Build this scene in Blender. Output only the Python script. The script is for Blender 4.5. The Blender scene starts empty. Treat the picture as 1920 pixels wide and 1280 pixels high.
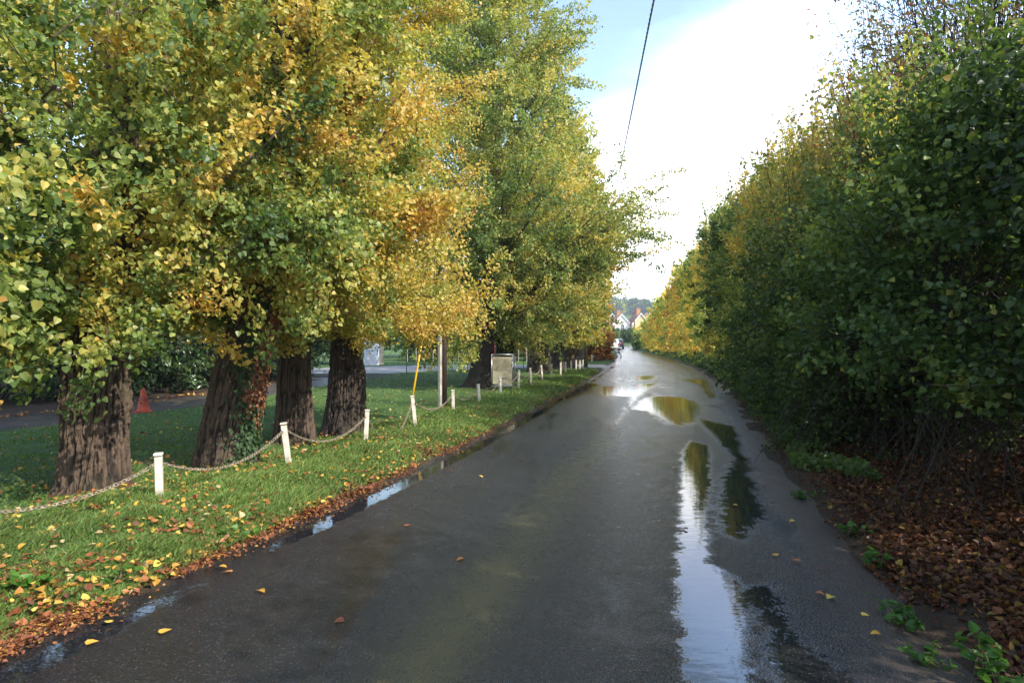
import bpy, math
import numpy as np
from mathutils import Vector

# ------------------------------------------------------------------ camera, sky, sun, exposure
sc = bpy.context.scene
CAM_H, F = 1.6, 1200.0
cam = bpy.data.objects.new('camera', bpy.data.cameras.new('camera'))
sc.collection.objects.link(cam); sc.camera = cam
cam.location = (0, 0, CAM_H); cam.rotation_euler = (math.radians(90), 0, 0)
cam.data.sensor_width = 36; cam.data.lens = 36*F/1920
cam.data.clip_start = 0.05; cam.data.clip_end = 4000
SUN_EL, SUN_DIR = math.radians(38), (0.80, -0.60)
w = bpy.data.worlds.new('World'); sc.world = w; w.use_nodes = True
nt = w.node_tree; N = nt.nodes; Lk = nt.links
for n in list(N): N.remove(n)
wout = N.new('ShaderNodeOutputWorld'); bg = N.new('ShaderNodeBackground'); bg.inputs[1].default_value = 0.12
sky = N.new('ShaderNodeTexSky'); sky.sky_type = 'NISHITA'; sky.sun_disc = False
sky.sun_elevation = SUN_EL; sky.sun_rotation = math.atan2(SUN_DIR[0], SUN_DIR[1])
tc = N.new('ShaderNodeTexCoord')
mp = N.new('ShaderNodeMapping'); mp.inputs['Scale'].default_value = (1.0, 1.0, 2.2); mp.inputs['Location'].default_value = (0.35, 0.1, 0.1)
nz = N.new('ShaderNodeTexNoise'); nz.inputs['Scale'].default_value = 1.7; nz.inputs['Detail'].default_value = 9; nz.inputs['Roughness'].default_value = 0.55
sep = N.new('ShaderNodeSeparateXYZ')
def M2(op, a, b=None, c=None, tree=nt):
    m = tree.nodes.new('ShaderNodeMath'); m.operation = op
    for i, v in enumerate((a, b, c)):
        if v is None: continue
        if isinstance(v, (int, float)): m.inputs[i].default_value = v
        else: tree.links.new(v, m.inputs[i])
    return m.outputs[0]
Lk.new(tc.outputs['Generated'], mp.inputs[0]); Lk.new(mp.outputs[0], nz.inputs['Vector']); Lk.new(tc.outputs['Generated'], sep.inputs[0])
# clouds: a bright bank low ahead, breaking up towards the zenith
bank = M2('MULTIPLY', M2('SUBTRACT', 0.41, sep.outputs['Z']), 2.7)
side = M2('SUBTRACT', M2('MULTIPLY', sep.outputs['X'], 2.0), 0.22)
cm = M2('ADD', M2('ADD', M2('MULTIPLY', M2('SUBTRACT', nz.outputs[0], 0.5), 1.6), bank), side)
rmp = N.new('ShaderNodeMapRange'); rmp.inputs[1].default_value = -0.02; rmp.inputs[2].default_value = 0.34; rmp.interpolation_type = 'SMOOTHSTEP'
Lk.new(cm, rmp.inputs[0])
nz2 = N.new('ShaderNodeTexNoise'); nz2.inputs['Scale'].default_value = 3.2; nz2.inputs['Detail'].default_value = 6
Lk.new(mp.outputs[0], nz2.inputs['Vector'])
cb = N.new('ShaderNodeValToRGB'); cb.color_ramp.elements[0].position = 0.3; cb.color_ramp.elements[1].position = 0.6
cb.color_ramp.elements[0].color = (0.62, 0.68, 0.80, 1); cb.color_ramp.elements[1].color = (1, 1, 1, 1)
Lk.new(nz2.outputs[0], cb.inputs[0])
zr = N.new('ShaderNodeMapRange'); zr.inputs[1].default_value = .22; zr.inputs[2].default_value = .44; zr.interpolation_type = 'SMOOTHSTEP'; Lk.new(sep.outputs['Z'], zr.inputs[0])
thin = N.new('ShaderNodeMix'); thin.data_type = 'RGBA'; thin.blend_type = 'MULTIPLY'; Lk.new(zr.outputs[0], thin.inputs[0]); Lk.new(cb.outputs[0], thin.inputs[6]); thin.inputs[7].default_value = (.42, .62, 1.0, 1)
cs = N.new('ShaderNodeVectorMath'); cs.operation = 'SCALE'; Lk.new(thin.outputs[2], cs.inputs[0]); cs.inputs['Scale'].default_value = 15.0
skb = N.new('ShaderNodeVectorMath'); skb.operation = 'MULTIPLY'; Lk.new(sky.outputs[0], skb.inputs[0]); skb.inputs[1].default_value = (2.3, 2.2, 2.0)
mixc = N.new('ShaderNodeMix'); mixc.data_type = 'RGBA'
Lk.new(rmp.outputs[0], mixc.inputs[0]); Lk.new(skb.outputs[0], mixc.inputs[6]); Lk.new(cs.outputs[0], mixc.inputs[7])
Lk.new(mixc.outputs[2], bg.inputs[0]); Lk.new(bg.outputs[0], wout.inputs[0])
sl = bpy.data.lights.new('sun', 'SUN'); sl.energy = 4.2; sl.angle = math.radians(0.5); sl.color = (1, 0.92, 0.80)
so = bpy.data.objects.new('sun', sl); sc.collection.objects.link(so)
_d = Vector((SUN_DIR[0]*math.cos(SUN_EL), SUN_DIR[1]*math.cos(SUN_EL), math.sin(SUN_EL)))
so.rotation_euler = _d.to_track_quat('Z', 'Y').to_euler(); so.location = (20, -20, 30)
sc.view_settings.view_transform = 'Standard'; sc.view_settings.look = 'None'; sc.view_settings.gamma = 1
sc.view_settings.exposure = 0.8
sc.render.resolution_x = 1024; sc.render.resolution_y = 682

# ------------------------------------------------------------------ helpers
rng = np.random.default_rng(7)
C = sc.collection
def _h(i, j, k):
    n = (i.astype(np.int64)*374761393 + j.astype(np.int64)*668265263 + k.astype(np.int64)*2147483647) & 0xffffffff
    n = ((n ^ (n >> 13))*1274126177) & 0xffffffff
    n = ((n ^ (n >> 15))*2246822519) & 0xffffffff
    return ((n ^ (n >> 16)) & 0xffff)/65535.0
def noise3(x, y, z):
    x, y, z = np.broadcast_arrays(np.asarray(x, float), np.asarray(y, float), np.asarray(z, float))
    i, j, k = np.floor(x), np.floor(y), np.floor(z)
    u, v, s = x-i, y-j, z-k
    u, v, s = u*u*(3-2*u), v*v*(3-2*v), s*s*(3-2*s)
    i, j, k = i.astype(np.int64), j.astype(np.int64), k.astype(np.int64)
    r = 0
    for a in (0, 1):
        for b in (0, 1):
            for c in (0, 1):
                r = r + _h(i+a, j+b, k+c)*(u if a else 1-u)*(v if b else 1-v)*(s if c else 1-s)
    return r*2-1
def fbm(x, y, z=0., oct=4):
    r = 0; a = .5
    for o in range(oct):
        r = r + a*noise3(np.asarray(x)*2**o+17*o, np.asarray(y)*2**o+5*o, np.asarray(z)*2**o); a *= .5
    return r
def sstep(a, b, x):
    t = np.clip((np.asarray(x, float)-a)/(b-a), 0, 1); return t*t*(3-2*t)
def unit(v): return v/np.maximum(np.linalg.norm(v, axis=-1, keepdims=True), 1e-9)

def tag(o, label=None, cat=None, group=None, kind=None):
    if label: o['label'] = label
    if cat: o['category'] = cat
    if group: o['group'] = group
    if kind: o['kind'] = kind
    return o
def empty(name, loc, rz=0, label=None, cat=None, group=None):
    o = bpy.data.objects.new(name, None); o.empty_display_size = .1; C.objects.link(o)
    o.location = loc; o.rotation_euler = (0, 0, rz)
    return tag(o, label, cat, group)
def npmesh(name, V, Fc, mat, parent=None, fcol=None, vattr=None, smooth=False, world=True):
    """V (n,3); Fc list of arrays of faces with a constant vertex count each. world: V in world coords, made local to the parent."""
    if not isinstance(Fc, (list, tuple)): Fc = [Fc]
    V = np.asarray(V, float)
    me = bpy.data.meshes.new(name)
    me.vertices.add(len(V))
    if parent is not None and world: V = V-np.array(parent_origin(parent))
    me.vertices.foreach_set('co', V.astype(np.float32).ravel())
    loops = np.concatenate([np.asarray(f).ravel() for f in Fc]).astype(np.int32)
    cnt = np.concatenate([np.full(len(f), np.asarray(f).shape[1]) for f in Fc])
    me.loops.add(len(loops)); me.loops.foreach_set('vertex_index', loops)
    me.polygons.add(len(cnt)); st = np.concatenate([[0], np.cumsum(cnt)[:-1]]).astype(np.int32)
    me.polygons.foreach_set('loop_start', st)
    me.polygons.foreach_set('use_smooth', np.full(len(cnt), smooth))
    if fcol is not None:
        a = me.attributes.new('tint', 'FLOAT_VECTOR', 'FACE'); a.data.foreach_set('vector', np.asarray(fcol, np.float32).ravel())
    if vattr:
        for k, v in vattr.items():
            a = me.attributes.new(k, 'FLOAT', 'POINT'); a.data.foreach_set('value', np.asarray(v, np.float32).ravel())
    me.update(calc_edges=True); me.validate()
    for m in (mat if isinstance(mat, list) else [mat]): me.materials.append(m)
    o = bpy.data.objects.new(name, me); C.objects.link(o)
    if parent is not None: o.parent = parent
    return o
def parent_origin(p):
    x = np.zeros(3)
    while p is not None:
        x += np.array(p.location); p = p.parent
    return x

# shape collector for ordinary solid parts
class MB:
    def __init__(s): s.V = []; s.F = {}; s.n = 0
    def add(s, V, F):
        for f in F: s.F.setdefault(len(f), []).append([i+s.n for i in f])
        s.V.append(np.asarray(V, float)); s.n += len(V); return s
    def box(s, c, d, R=None, bev=0.0):
        c = np.array(c, float); h = np.array(d, float)/2
        if bev <= 0:
            V = np.array([[x, y, z] for x in (-1, 1) for y in (-1, 1) for z in (-1, 1)])*h
            Fq = [(0, 1, 3, 2), (4, 6, 7, 5), (0, 4, 5, 1), (2, 3, 7, 6), (0, 2, 6, 4), (1, 5, 7, 3)]
        else:
            V = []; Fq = []
            prof = [(-1, -1), (1, -1), (1, 1), (-1, 1)]
            def ring(z, ins):
                r = []
                for k, (a, b) in enumerate(prof):
                    hx, hy = h[0]-ins, h[1]-ins; e = max(bev, 1e-4)
                    p1 = (a*(hx), b*(hy-e)); p2 = (a*(hx-e), b*hy)
                    r += [p1, p2] if a*b < 0 and False else ([p2, p1] if a*b > 0 else [p1, p2])
                return r
            def ring8(z, ins):
                hx, hy = h[0]-ins, h[1]-ins; e = bev
                pts = [(hx, -hy+e), (hx, hy-e), (hx-e, hy), (-hx+e, hy), (-hx, hy-e), (-hx, -hy+e), (-hx+e, -hy), (hx-e, -hy)]
                return [(x, y, z) for x, y in pts]
            V = ring8(-h[2], bev*.7)+ring8(-h[2]+bev, 0)+ring8(h[2]-bev, 0)+ring8(h[2], bev*.7)
            for r in range(3):
                for k in range(8): Fq.append((r*8+k, r*8+(k+1) % 8, (r+1)*8+(k+1) % 8, (r+1)*8+k))
            Fq.append(tuple(range(7, -1, -1))); Fq.append(tuple(range(24, 32))); V = np.array(V)
        if R is not None: V = V@np.array(R).T
        return s.add(V+c, Fq)
    def tube(s, P, r, n=8, cap=True, phase=0.):
        P = np.asarray(P, float); m = len(P); r = np.broadcast_to(np.asarray(r, float), (m,))
        T = unit(np.gradient(P, axis=0)); ref = np.array([0, 0, 1.]) if abs(T[0][2]) < .9 else np.array([1., 0, 0])
        A = unit(np.cross(T, ref)); B = np.cross(T, A)
        th = np.linspace(0, 2*np.pi, n, endpoint=False)+phase
        V = P[:, None]+r[:, None, None]*(np.cos(th)[None, :, None]*A[:, None]+np.sin(th)[None, :, None]*B[:, None])
        F = [(i*n+k, i*n+(k+1) % n, (i+1)*n+(k+1) % n, (i+1)*n+k) for i in range(m-1) for k in range(n)]
        if cap: F += [tuple(range(n-1, -1, -1)), tuple((m-1)*n+k for k in range(n))]
        return s.add(V.reshape(-1, 3), F)
    def prism(s, pts, y0, y1, axis='y'):
        """polygon pts (x,z) extruded along y"""
        n = len(pts); V = [(x, y0, z) for x, z in pts]+[(x, y1, z) for x, z in pts]
        if axis == 'x': V = [(b, a, c) for a, b, c in V]
        F = [tuple(range(n)), tuple(range(2*n-1, n-1, -1))]+[(k, k+n, (k+1) % n+n, (k+1) % n) for k in range(n)]
        return s.add(V, F)
    def build(s, name, mat, parent=None, smooth=False, world=False):
        return npmesh(name, np.concatenate(s.V), [np.array(f) for f in s.F.values()], mat, parent, smooth=smooth, world=world)

def rotz(a): c, s_ = math.cos(a), math.sin(a); return np.array([[c, -s_, 0], [s_, c, 0], [0, 0, 1.]])
def tubes(paths, n=5):
    V = []; Fq = []; off = 0
    th = np.linspace(0, 2*np.pi, n, endpoint=False); ct, stt = np.cos(th), np.sin(th)
    for P, r in paths:
        m = len(P); T = unit(np.gradient(P, axis=0)); ref = np.array([0.3, 0.2, 1.]) if abs(T[0][2]) < .8 else np.array([1., 0, 0])
        A = unit(np.cross(T, ref)); B = np.cross(T, A)
        v = P[:, None]+r[:, None, None]*(ct[None, :, None]*A[:, None]+stt[None, :, None]*B[:, None])
        V.append(v.reshape(-1, 3))
        i = np.arange(m-1)[:, None]*n; k = np.arange(n)[None]; k2 = (k+1) % n
        Fq.append((np.stack([i+k, i+k2, i+n+k2, i+n+k], -1).reshape(-1, 4))+off); off += m*n
    return np.concatenate(V), np.concatenate(Fq)

# ------------------------------------------------------------------ materials
def mat_new(name):
    m = bpy.data.materials.new(name); m.use_nodes = True
    b = m.node_tree.nodes['Principled BSDF']; return m, m.node_tree, b
def node(t, typ, **kw):
    n = t.nodes.new(typ)
    for k, v in kw.items():
        if k.startswith('_'): setattr(n, k[1:], v)
        else: n.inputs[k].default_value = v
    return n
def simple(name, col, rough=.6, metal=0., var=.15, scale=6., bump=.0, bscale=40., spec=.5, dirt=None):
    m, t, b = mat_new(name)
    tcn = node(t, 'ShaderNodeTexCoord'); n1 = node(t, 'ShaderNodeTexNoise', Scale=scale, Detail=6.)
    t.links.new(tcn.outputs['Object'], n1.inputs['Vector'])
    r = node(t, 'ShaderNodeValToRGB'); e = r.color_ramp.elements
    e[0].position = .3; e[1].position = .7
    e[0].color = (*[c*(1-var) for c in (dirt or col)], 1); e[1].color = (*[min(1, c*(1+var*.6)) for c in col], 1)
    t.links.new(n1.outputs[0], r.inputs[0]); t.links.new(r.outputs[0], b.inputs['Base Color'])
    b.inputs['Roughness'].default_value = rough; b.inputs['Metallic'].default_value = metal
    b.inputs['Specular IOR Level'].default_value = spec
    if bump > 0:
        n2 = node(t, 'ShaderNodeTexNoise', Scale=bscale, Detail=5.); bp = node(t, 'ShaderNodeBump', Strength=bump, Distance=.02)
        t.links.new(tcn.outputs['Object'], n2.inputs['Vector']); t.links.new(n2.outputs[0], bp.inputs['Height']); t.links.new(bp.outputs[0], b.inputs['Normal'])
    return m
def leafmat(name, rough=.42, trans=.47, spec=.45):
    m, t, b = mat_new(name)
    a = node(t, 'ShaderNodeAttribute', _attribute_name='tint')
    t.links.new(a.outputs['Vector'], b.inputs['Base Color']); b.inputs['Roughness'].default_value = rough
    b.inputs['Specular IOR Level'].default_value = spec
    tr = node(t, 'ShaderNodeBsdfTranslucent'); mx = node(t, 'ShaderNodeMixShader', Fac=trans)
    g = node(t, 'ShaderNodeVectorMath', _operation='MULTIPLY'); g.inputs[1].default_value = (1.5, 1.45, .7)
    t.links.new(a.outputs['Vector'], g.inputs[0]); t.links.new(g.outputs[0], tr.inputs[0])
    t.links.new(b.outputs[0], mx.inputs[1]); t.links.new(tr.outputs[0], mx.inputs[2])
    t.links.new(mx.outputs[0], t.nodes['Material Output'].inputs[0])
    return m
LEAF = leafmat('leaf_foliage'); GRASS = leafmat('grass_blade', .5, .3, .3)
LITTER = leafmat('fallen_leaf_litter', .55, .08, .35); DARKLEAF = leafmat('evergreen_leaf', .3, .15, .5)
def barkmat(name, lo, hi, rough=.85):
    m, t, b = mat_new(name)
    a = node(t, 'ShaderNodeAttribute', _attribute_name='ridge'); tcn = node(t, 'ShaderNodeTexCoord')
    mpn = node(t, 'ShaderNodeMapping'); mpn.inputs['Scale'].default_value = (1, 1, .45)
    n1 = node(t, 'ShaderNodeTexNoise', Scale=42., Detail=9., Roughness=.75)
    t.links.new(tcn.outputs['Object'], mpn.inputs[0]); t.links.new(mpn.outputs[0], n1.inputs['Vector'])
    s = M2('ADD', M2('MULTIPLY', a.outputs['Fac'], .75), M2('MULTIPLY', M2('SUBTRACT', n1.outputs[0], .5, tree=t), .9, tree=t), tree=t) if False else None
    a1 = M2('MULTIPLY', M2('POWER', a.outputs['Fac'], 1.4, tree=t), 1.0, tree=t); a2 = M2('MULTIPLY', n1.outputs[0], .6, tree=t)
    s = M2('SUBTRACT', M2('ADD', a1, a2, tree=t), .28, tree=t)
    r = node(t, 'ShaderNodeValToRGB'); e = r.color_ramp.elements; e[0].position = .1; e[1].position = .95
    e[0].color = (*lo, 1); e[1].color = (*hi, 1)
    t.links.new(s, r.inputs[0])
    n3 = node(t, 'ShaderNodeTexNoise', Scale=2.2, Detail=4.); t.links.new(tcn.outputs['Object'], n3.inputs['Vector'])
    mx = node(t, 'ShaderNodeMix', _data_type='RGBA'); mx.inputs[7].default_value = (.055, .06, .025, 1)
    mr = node(t, 'ShaderNodeMapRange'); mr.inputs[1].default_value = .55; mr.inputs[2].default_value = .75; mr.inputs[4].default_value = .6
    t.links.new(n3.outputs[0], mr.inputs[0]); t.links.new(mr.outputs[0], mx.inputs[0]); t.links.new(r.outputs[0], mx.inputs[6])
    t.links.new(mx.outputs[2], b.inputs['Base Color']); b.inputs['Roughness'].default_value = rough
    bp = node(t, 'ShaderNodeBump', Strength=1., Distance=.016); t.links.new(n1.outputs[0], bp.inputs['Height']); t.links.new(bp.outputs[0], b.inputs['Normal'])
    return m
BARK = barkmat('poplar_bark', (.012, .008, .006), (.12, .082, .057))
BARKDARK = barkmat('dark_poplar_bark', (.008, .006, .005), (.065, .047, .037))
TWIG = simple('twig_bark', (.085, .06, .042), .8, var=.4, scale=12)
DSTEM = simple('dark_stem_bark', (.022, .015, .011), .8, var=.4, scale=12)
WHITE = simple('weathered_white_paint', (.74, .69, .61), .55, var=.12, scale=9, bump=.25, bscale=30, dirt=(.45, .40, .31))
CREAM = simple('cream_paint', (.56, .51, .42), .6, var=.15, bump=.2)
CHAINM = simple('rusty_galvanised_chain', (.36, .31, .23), .5, .35, var=.4, scale=30, dirt=(.22, .16, .1))
GALV = simple('galvanised_steel', (.55, .55, .53), .38, .8, var=.2, scale=20)
BLACK = simple('black_rubber', (.02, .02, .02), .6)
TIMBER = simple('creosoted_timber', (.10, .065, .045), .75, var=.35, scale=14, bump=.4)
TIMBERL = simple('weathered_brown_timber', (.20, .15, .11), .8, var=.35, scale=14, bump=.4)

# ------------------------------------------------------------------ ground shape
_L = np.array([(-40, -14), (-6, -5.2), (0, -3.5), (3.2, -2.62), (5.57, -1.92), (9.6, -.80), (16, .75), (27.4, 3.35), (45, 7.1), (67, 11.2), (90, 14.6), (112, 17.6), (120, 19.2), (128, 23), (140, 36)])
_R = np.array([(-40, -8), (-6, .4), (0, 1.55), (3, 2.1), (4.8, 2.45), (6.2, 2.75), (11.3, 4.25), (22.6, 7.45), (38.4, 10.9), (60, 14.6), (85, 17.4), (100, 19.2), (114, 21.0), (122, 24.5), (130, 33), (140, 50)])
def _sm(T, y):
    y = np.asarray(y, float); wd = .25+.07*np.abs(y); r = 0
    for k in (-1, -.6, -.3, 0, .3, .6, 1): r = r+np.interp(y+k*wd, T[:, 0], T[:, 1])
    return r/7
def Lx(y): return _sm(_L, y)
def Rx(y): return _sm(_R, y)
def zt(y):
    y = np.asarray(y, float); sp = lambda a, k: np.logaddexp(0, (y-a)/k)*k
    return .013*sp(62, 5)+.022*sp(140, 8)+.05*sp(320, 20)-.085*sp(640, 30)
def gz(x, y):
    x = np.asarray(x, float); y = np.asarray(y, float)
    sl_, sr = Lx(y)-x, x-Rx(y); s = np.maximum(sl_, sr)
    n = fbm(x*1.1, y*1.1, 0, 3); n2 = noise3(x*4, y*4, 3.3)
    edge = .035*noise3(x*1.7, y*1.7, 9)
    z = np.where(s < 0, -.01-.06*sstep(0, -.2, s)+edge*sstep(-.3, 0, s), .085*sstep(-.02, .5, s)-.01+edge)
    z = z+np.where(s > .15, .025*n*sstep(.15, 1, s)+.008*n2, 0)
    z = z+np.where(sr > .3, .32*sstep(.3, 2.6, sr), 0)
    dw = np.exp(-((y-40.5)/3.0)**2)*(sl_ < 8)*(sl_ > 0)*.07
    return zt(y)+z-dw+np.where(np.abs(x) > 200, 0, 0)
def W(px, py, z=0.0):
    d = (CAM_H-z)*F/(py-640.); return ((px-960)*d/F, d)
def X_at(px, d): return (px-960)*d/F
def Z_at(py, d): return CAM_H+(640-py)*d/F

ys = np.concatenate([np.arange(-12, 2, .5), 2*np.exp(np.arange(0, 4.25, .012))]); ys = ys[ys < 140]
ysf = np.concatenate([ys, 140*np.exp(np.arange(0.02, 3.1, .05))])
uo = np.concatenate([np.arange(0, .9, .05), .9*np.exp(np.arange(0.0, 7.6, .09))])
ui = np.linspace(0, 1, 14)[1:-1]
def strip_grid(yv, left, mid, right):
    Lv, Rv = Lx(yv), Rx(yv); cols = [Lv-u for u in left]+[Lv+(Rv-Lv)*m for m in mid]+[Rv+u for u in right]
    Xg = np.stack(cols, 1); Yg = np.repeat(yv[:, None], Xg.shape[1], 1); return Xg, Yg
def grid_faces(r, c):
    i = (np.arange(r-1)[:, None]*c+np.arange(c-1)[None]).ravel(); return np.stack([i, i+1, i+1+c, i+c], 1)
Xg, Yg = strip_grid(ysf, list(-np.array([-.15, -.08, -.03]))+[], [], []) if False else (None, None)
lf = list(uo[::-1]); mids = list(np.linspace(.0, 1, 30)[1:-1])
Xg, Yg = strip_grid(ysf, lf, mids, list(uo))
Zg = gz(Xg, Yg)
def groundmat():
    m, t, b = mat_new('turf_soil')
    tcn = node(t, 'ShaderNodeTexCoord'); n1 = node(t, 'ShaderNodeTexNoise', Scale=1.3, Detail=6.); n2 = node(t, 'ShaderNodeTexNoise', Scale=45., Detail=5., Roughness=.7)
    for n in (n1, n2): t.links.new(tcn.outputs['Object'], n.inputs['Vector'])
    a = node(t, 'ShaderNodeAttribute', _attribute_name='bare')
    r = node(t, 'ShaderNodeValToRGB'); e = r.color_ramp.elements; e[0].position = .35; e[1].position = .65
    e[0].color = (.035, .075, .012, 1); e[1].color = (.075, .15, .022, 1); t.links.new(n2.outputs[0], r.inputs[0])
    r2 = node(t, 'ShaderNodeValToRGB'); e = r2.color_ramp.elements; e[0].position = .35; e[1].position = .7
    e[0].color = (.018, .012, .008, 1); e[1].color = (.085, .05, .028, 1); t.links.new(n2.outputs[0], r2.inputs[0])
    mx = node(t, 'ShaderNodeMix', _data_type='RGBA'); t.links.new(a.outputs['Fac'], mx.inputs[0])
    t.links.new(r.outputs[0], mx.inputs[6]); t.links.new(r2.outputs[0], mx.inputs[7]); t.links.new(mx.outputs[2], b.inputs['Base Color'])
    b.inputs['Roughness'].default_value = .9; bp = node(t, 'ShaderNodeBump', Strength=.7, Distance=.03)
    t.links.new(n2.outputs[0], bp.inputs['Height']); t.links.new(bp.outputs[0], b.inputs['Normal'])
    return m
sL, sR = Lx(Yg)-Xg, Xg-Rx(Yg)
bare = np.where(sL > -.1, 1-sstep(.05, .45, sL+.25*fbm(Xg*2, Yg*2)), np.where(sR > -.1, (1-sstep(3.5, 6, sR))*np.where(Yg > 30, sstep(60, 30, Yg)*.8+.2, 1), 1))
bare = np.maximum(bare, sstep(8, 10, sL)*(Yg < 30))
g = npmesh('ground', np.stack([Xg, Yg, Zg], -1).reshape(-1, 3), grid_faces(*Xg.shape), groundmat(), vattr={'bare': bare}, smooth=True)
tag(g, 'grass verge, banks and fields on either side of the lane', kind='structure')

# ------------------------------------------------------------------ wet road
yr = np.concatenate([np.arange(-8, 2, .25), 2*np.exp(np.arange(0, 4.25, .0052))]); yr = yr[yr < 139]
uu = np.linspace(-.2, 0, 6)[:-1]; cc = np.linspace(0, 1, 110)
Lv, Rv = Lx(yr), Rx(yr)
cols = [Lv-.35, Lv-.15]+[Lv+(Rv-Lv)*c for c in cc]+[Rv+.15, Rv+.35]
Xr = np.stack(cols, 1); Yr = np.repeat(yr[:, None], Xr.shape[1], 1)
fr = (Xr-Lv[:, None])/(Rv-Lv)[:, None]
Zr = zt(Yr)+.02-.04*(np.clip(fr, 0, 1)-.5)**2*2-.0
def polymask(poly, X, Y, soft):
    """soft mask: 0.5 on the outline, 1 well inside"""
    P = np.array([W(*p) for p in poly]); x, y = X.ravel(), Y.ravel(); ins = np.zeros(len(x), bool); dm = np.full(len(x), 1e9)
    for k in range(len(P)):
        a, b_ = P[k], P[(k+1) % len(P)]
        cr = ((a[1] > y) != (b_[1] > y)) & (x < (b_[0]-a[0])*(y-a[1])/(b_[1]-a[1]+1e-12)+a[0]); ins ^= cr
        ab = b_-a; t_ = np.clip(((x-a[0])*ab[0]+(y-a[1])*ab[1])/(ab@ab), 0, 1)
        dm = np.minimum(dm, np.hypot(x-a[0]-t_*ab[0], y-a[1]-t_*ab[1]))
    sd = np.where(ins, dm, -dm); return np.clip(.5+sd/soft*.5, 0, 1).reshape(X.shape)
pools = [
 ([(1278, 1400), (1270, 1280), (1262, 1100), (1268, 980), (1275, 850), (1292, 825), (1335, 838), (1338, 900), (1330, 980), (1340, 1060), (1405, 1100), (1425, 1150), (1410, 1280), (1400, 1400)], .14),
 ([(1300, 783), (1385, 800), (1408, 850), (1425, 930), (1440, 965), (1400, 1020), (1335, 1000), (1345, 900), (1372, 860), (1330, 815)], .25),
 ([(1345, 1100), (1450, 1090), (1500, 1190), (1640, 1300), (1700, 1400), (1420, 1400), (1425, 1180)], .2),
 ([(1175, 768), (1195, 750), (1225, 742), (1290, 746), (1320, 762), (1316, 792), (1285, 802), (1250, 797), (1225, 781), (1205, 772)], .5),
 ([(1120, 725), (1240, 717), (1212, 738), (1186, 765), (1158, 798), (1150, 798), (1172, 760), (1178, 745), (1120, 742)], .5),
 ([(1180, 705), (1236, 704), (1232, 713), (1180, 716)], .8),
 ([(1000, 768), (1050, 740), (1100, 716), (1130, 722), (1095, 742), (1050, 755)], .5),
 ([(1278, 712), (1322, 712), (1342, 745), (1328, 748), (1310, 721)], .4),
]
wet = np.zeros_like(Xr)
for p, s_ in pools: wet = np.maximum(wet, polymask(p, Xr, Yr, s_))
sl_ = Xr-Lv[:, None]; sr_ = Rv[:, None]-Xr
gut = np.exp(-((sl_-.26)/.17)**2)*(.74+.34*noise3(Xr*1.3, Yr*.9, 2.))*(sl_ < .6)*(Yr > .5)
wet = np.maximum(wet, gut)
wet = np.maximum(wet, .55*np.exp(-((Yr-31)/9)**2)*(.5+.6*fbm(Xr*.9, Yr*.35, 4.)))
tracks = np.exp(-((fr-.26)/.07)**2)+np.exp(-((fr-.66)/.09)**2)
gloss = np.clip(.35*tracks+.5*fbm(Xr*.8, Yr*.22, 7., 4)+.30*sstep(7, 24, Yr)+.35*sstep(.5, .9, fr), 0, 1)
patch = np.maximum(polymask([(1195, 768), (1300, 768), (1302, 815), (1190, 817)], Xr, Yr, .05), polymask([(1230, 722), (1300, 722), (1303, 742), (1222, 742)], Xr, Yr, .08))
mud = np.clip(1-sstep(.02, .5, sr_+.12*fbm(Xr*3, Yr*3, 1.)), 0, 1)
mud = np.where(Yr > 45, mud*.5, mud); lmud = 1-sstep(-.02, .12, sl_+.08*fbm(Xr*5, Yr*5, 2.)); mud = np.maximum(mud, lmud*.8)
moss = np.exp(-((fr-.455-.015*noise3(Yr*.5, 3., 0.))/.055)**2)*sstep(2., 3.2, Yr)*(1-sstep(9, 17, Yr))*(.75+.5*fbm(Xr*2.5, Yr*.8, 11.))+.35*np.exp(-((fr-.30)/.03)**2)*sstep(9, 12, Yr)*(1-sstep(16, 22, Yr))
scuff = sstep(.35, .6, fbm(Xr*3.2, Yr*.5, 21., 4)*1.6+.55*np.exp(-((fr-.20)/.06)**2)*(Yr < 7))
gloss = np.clip(gloss+.5*scuff, 0, 1.5); moss = np.clip(moss, 0, 1)
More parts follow.
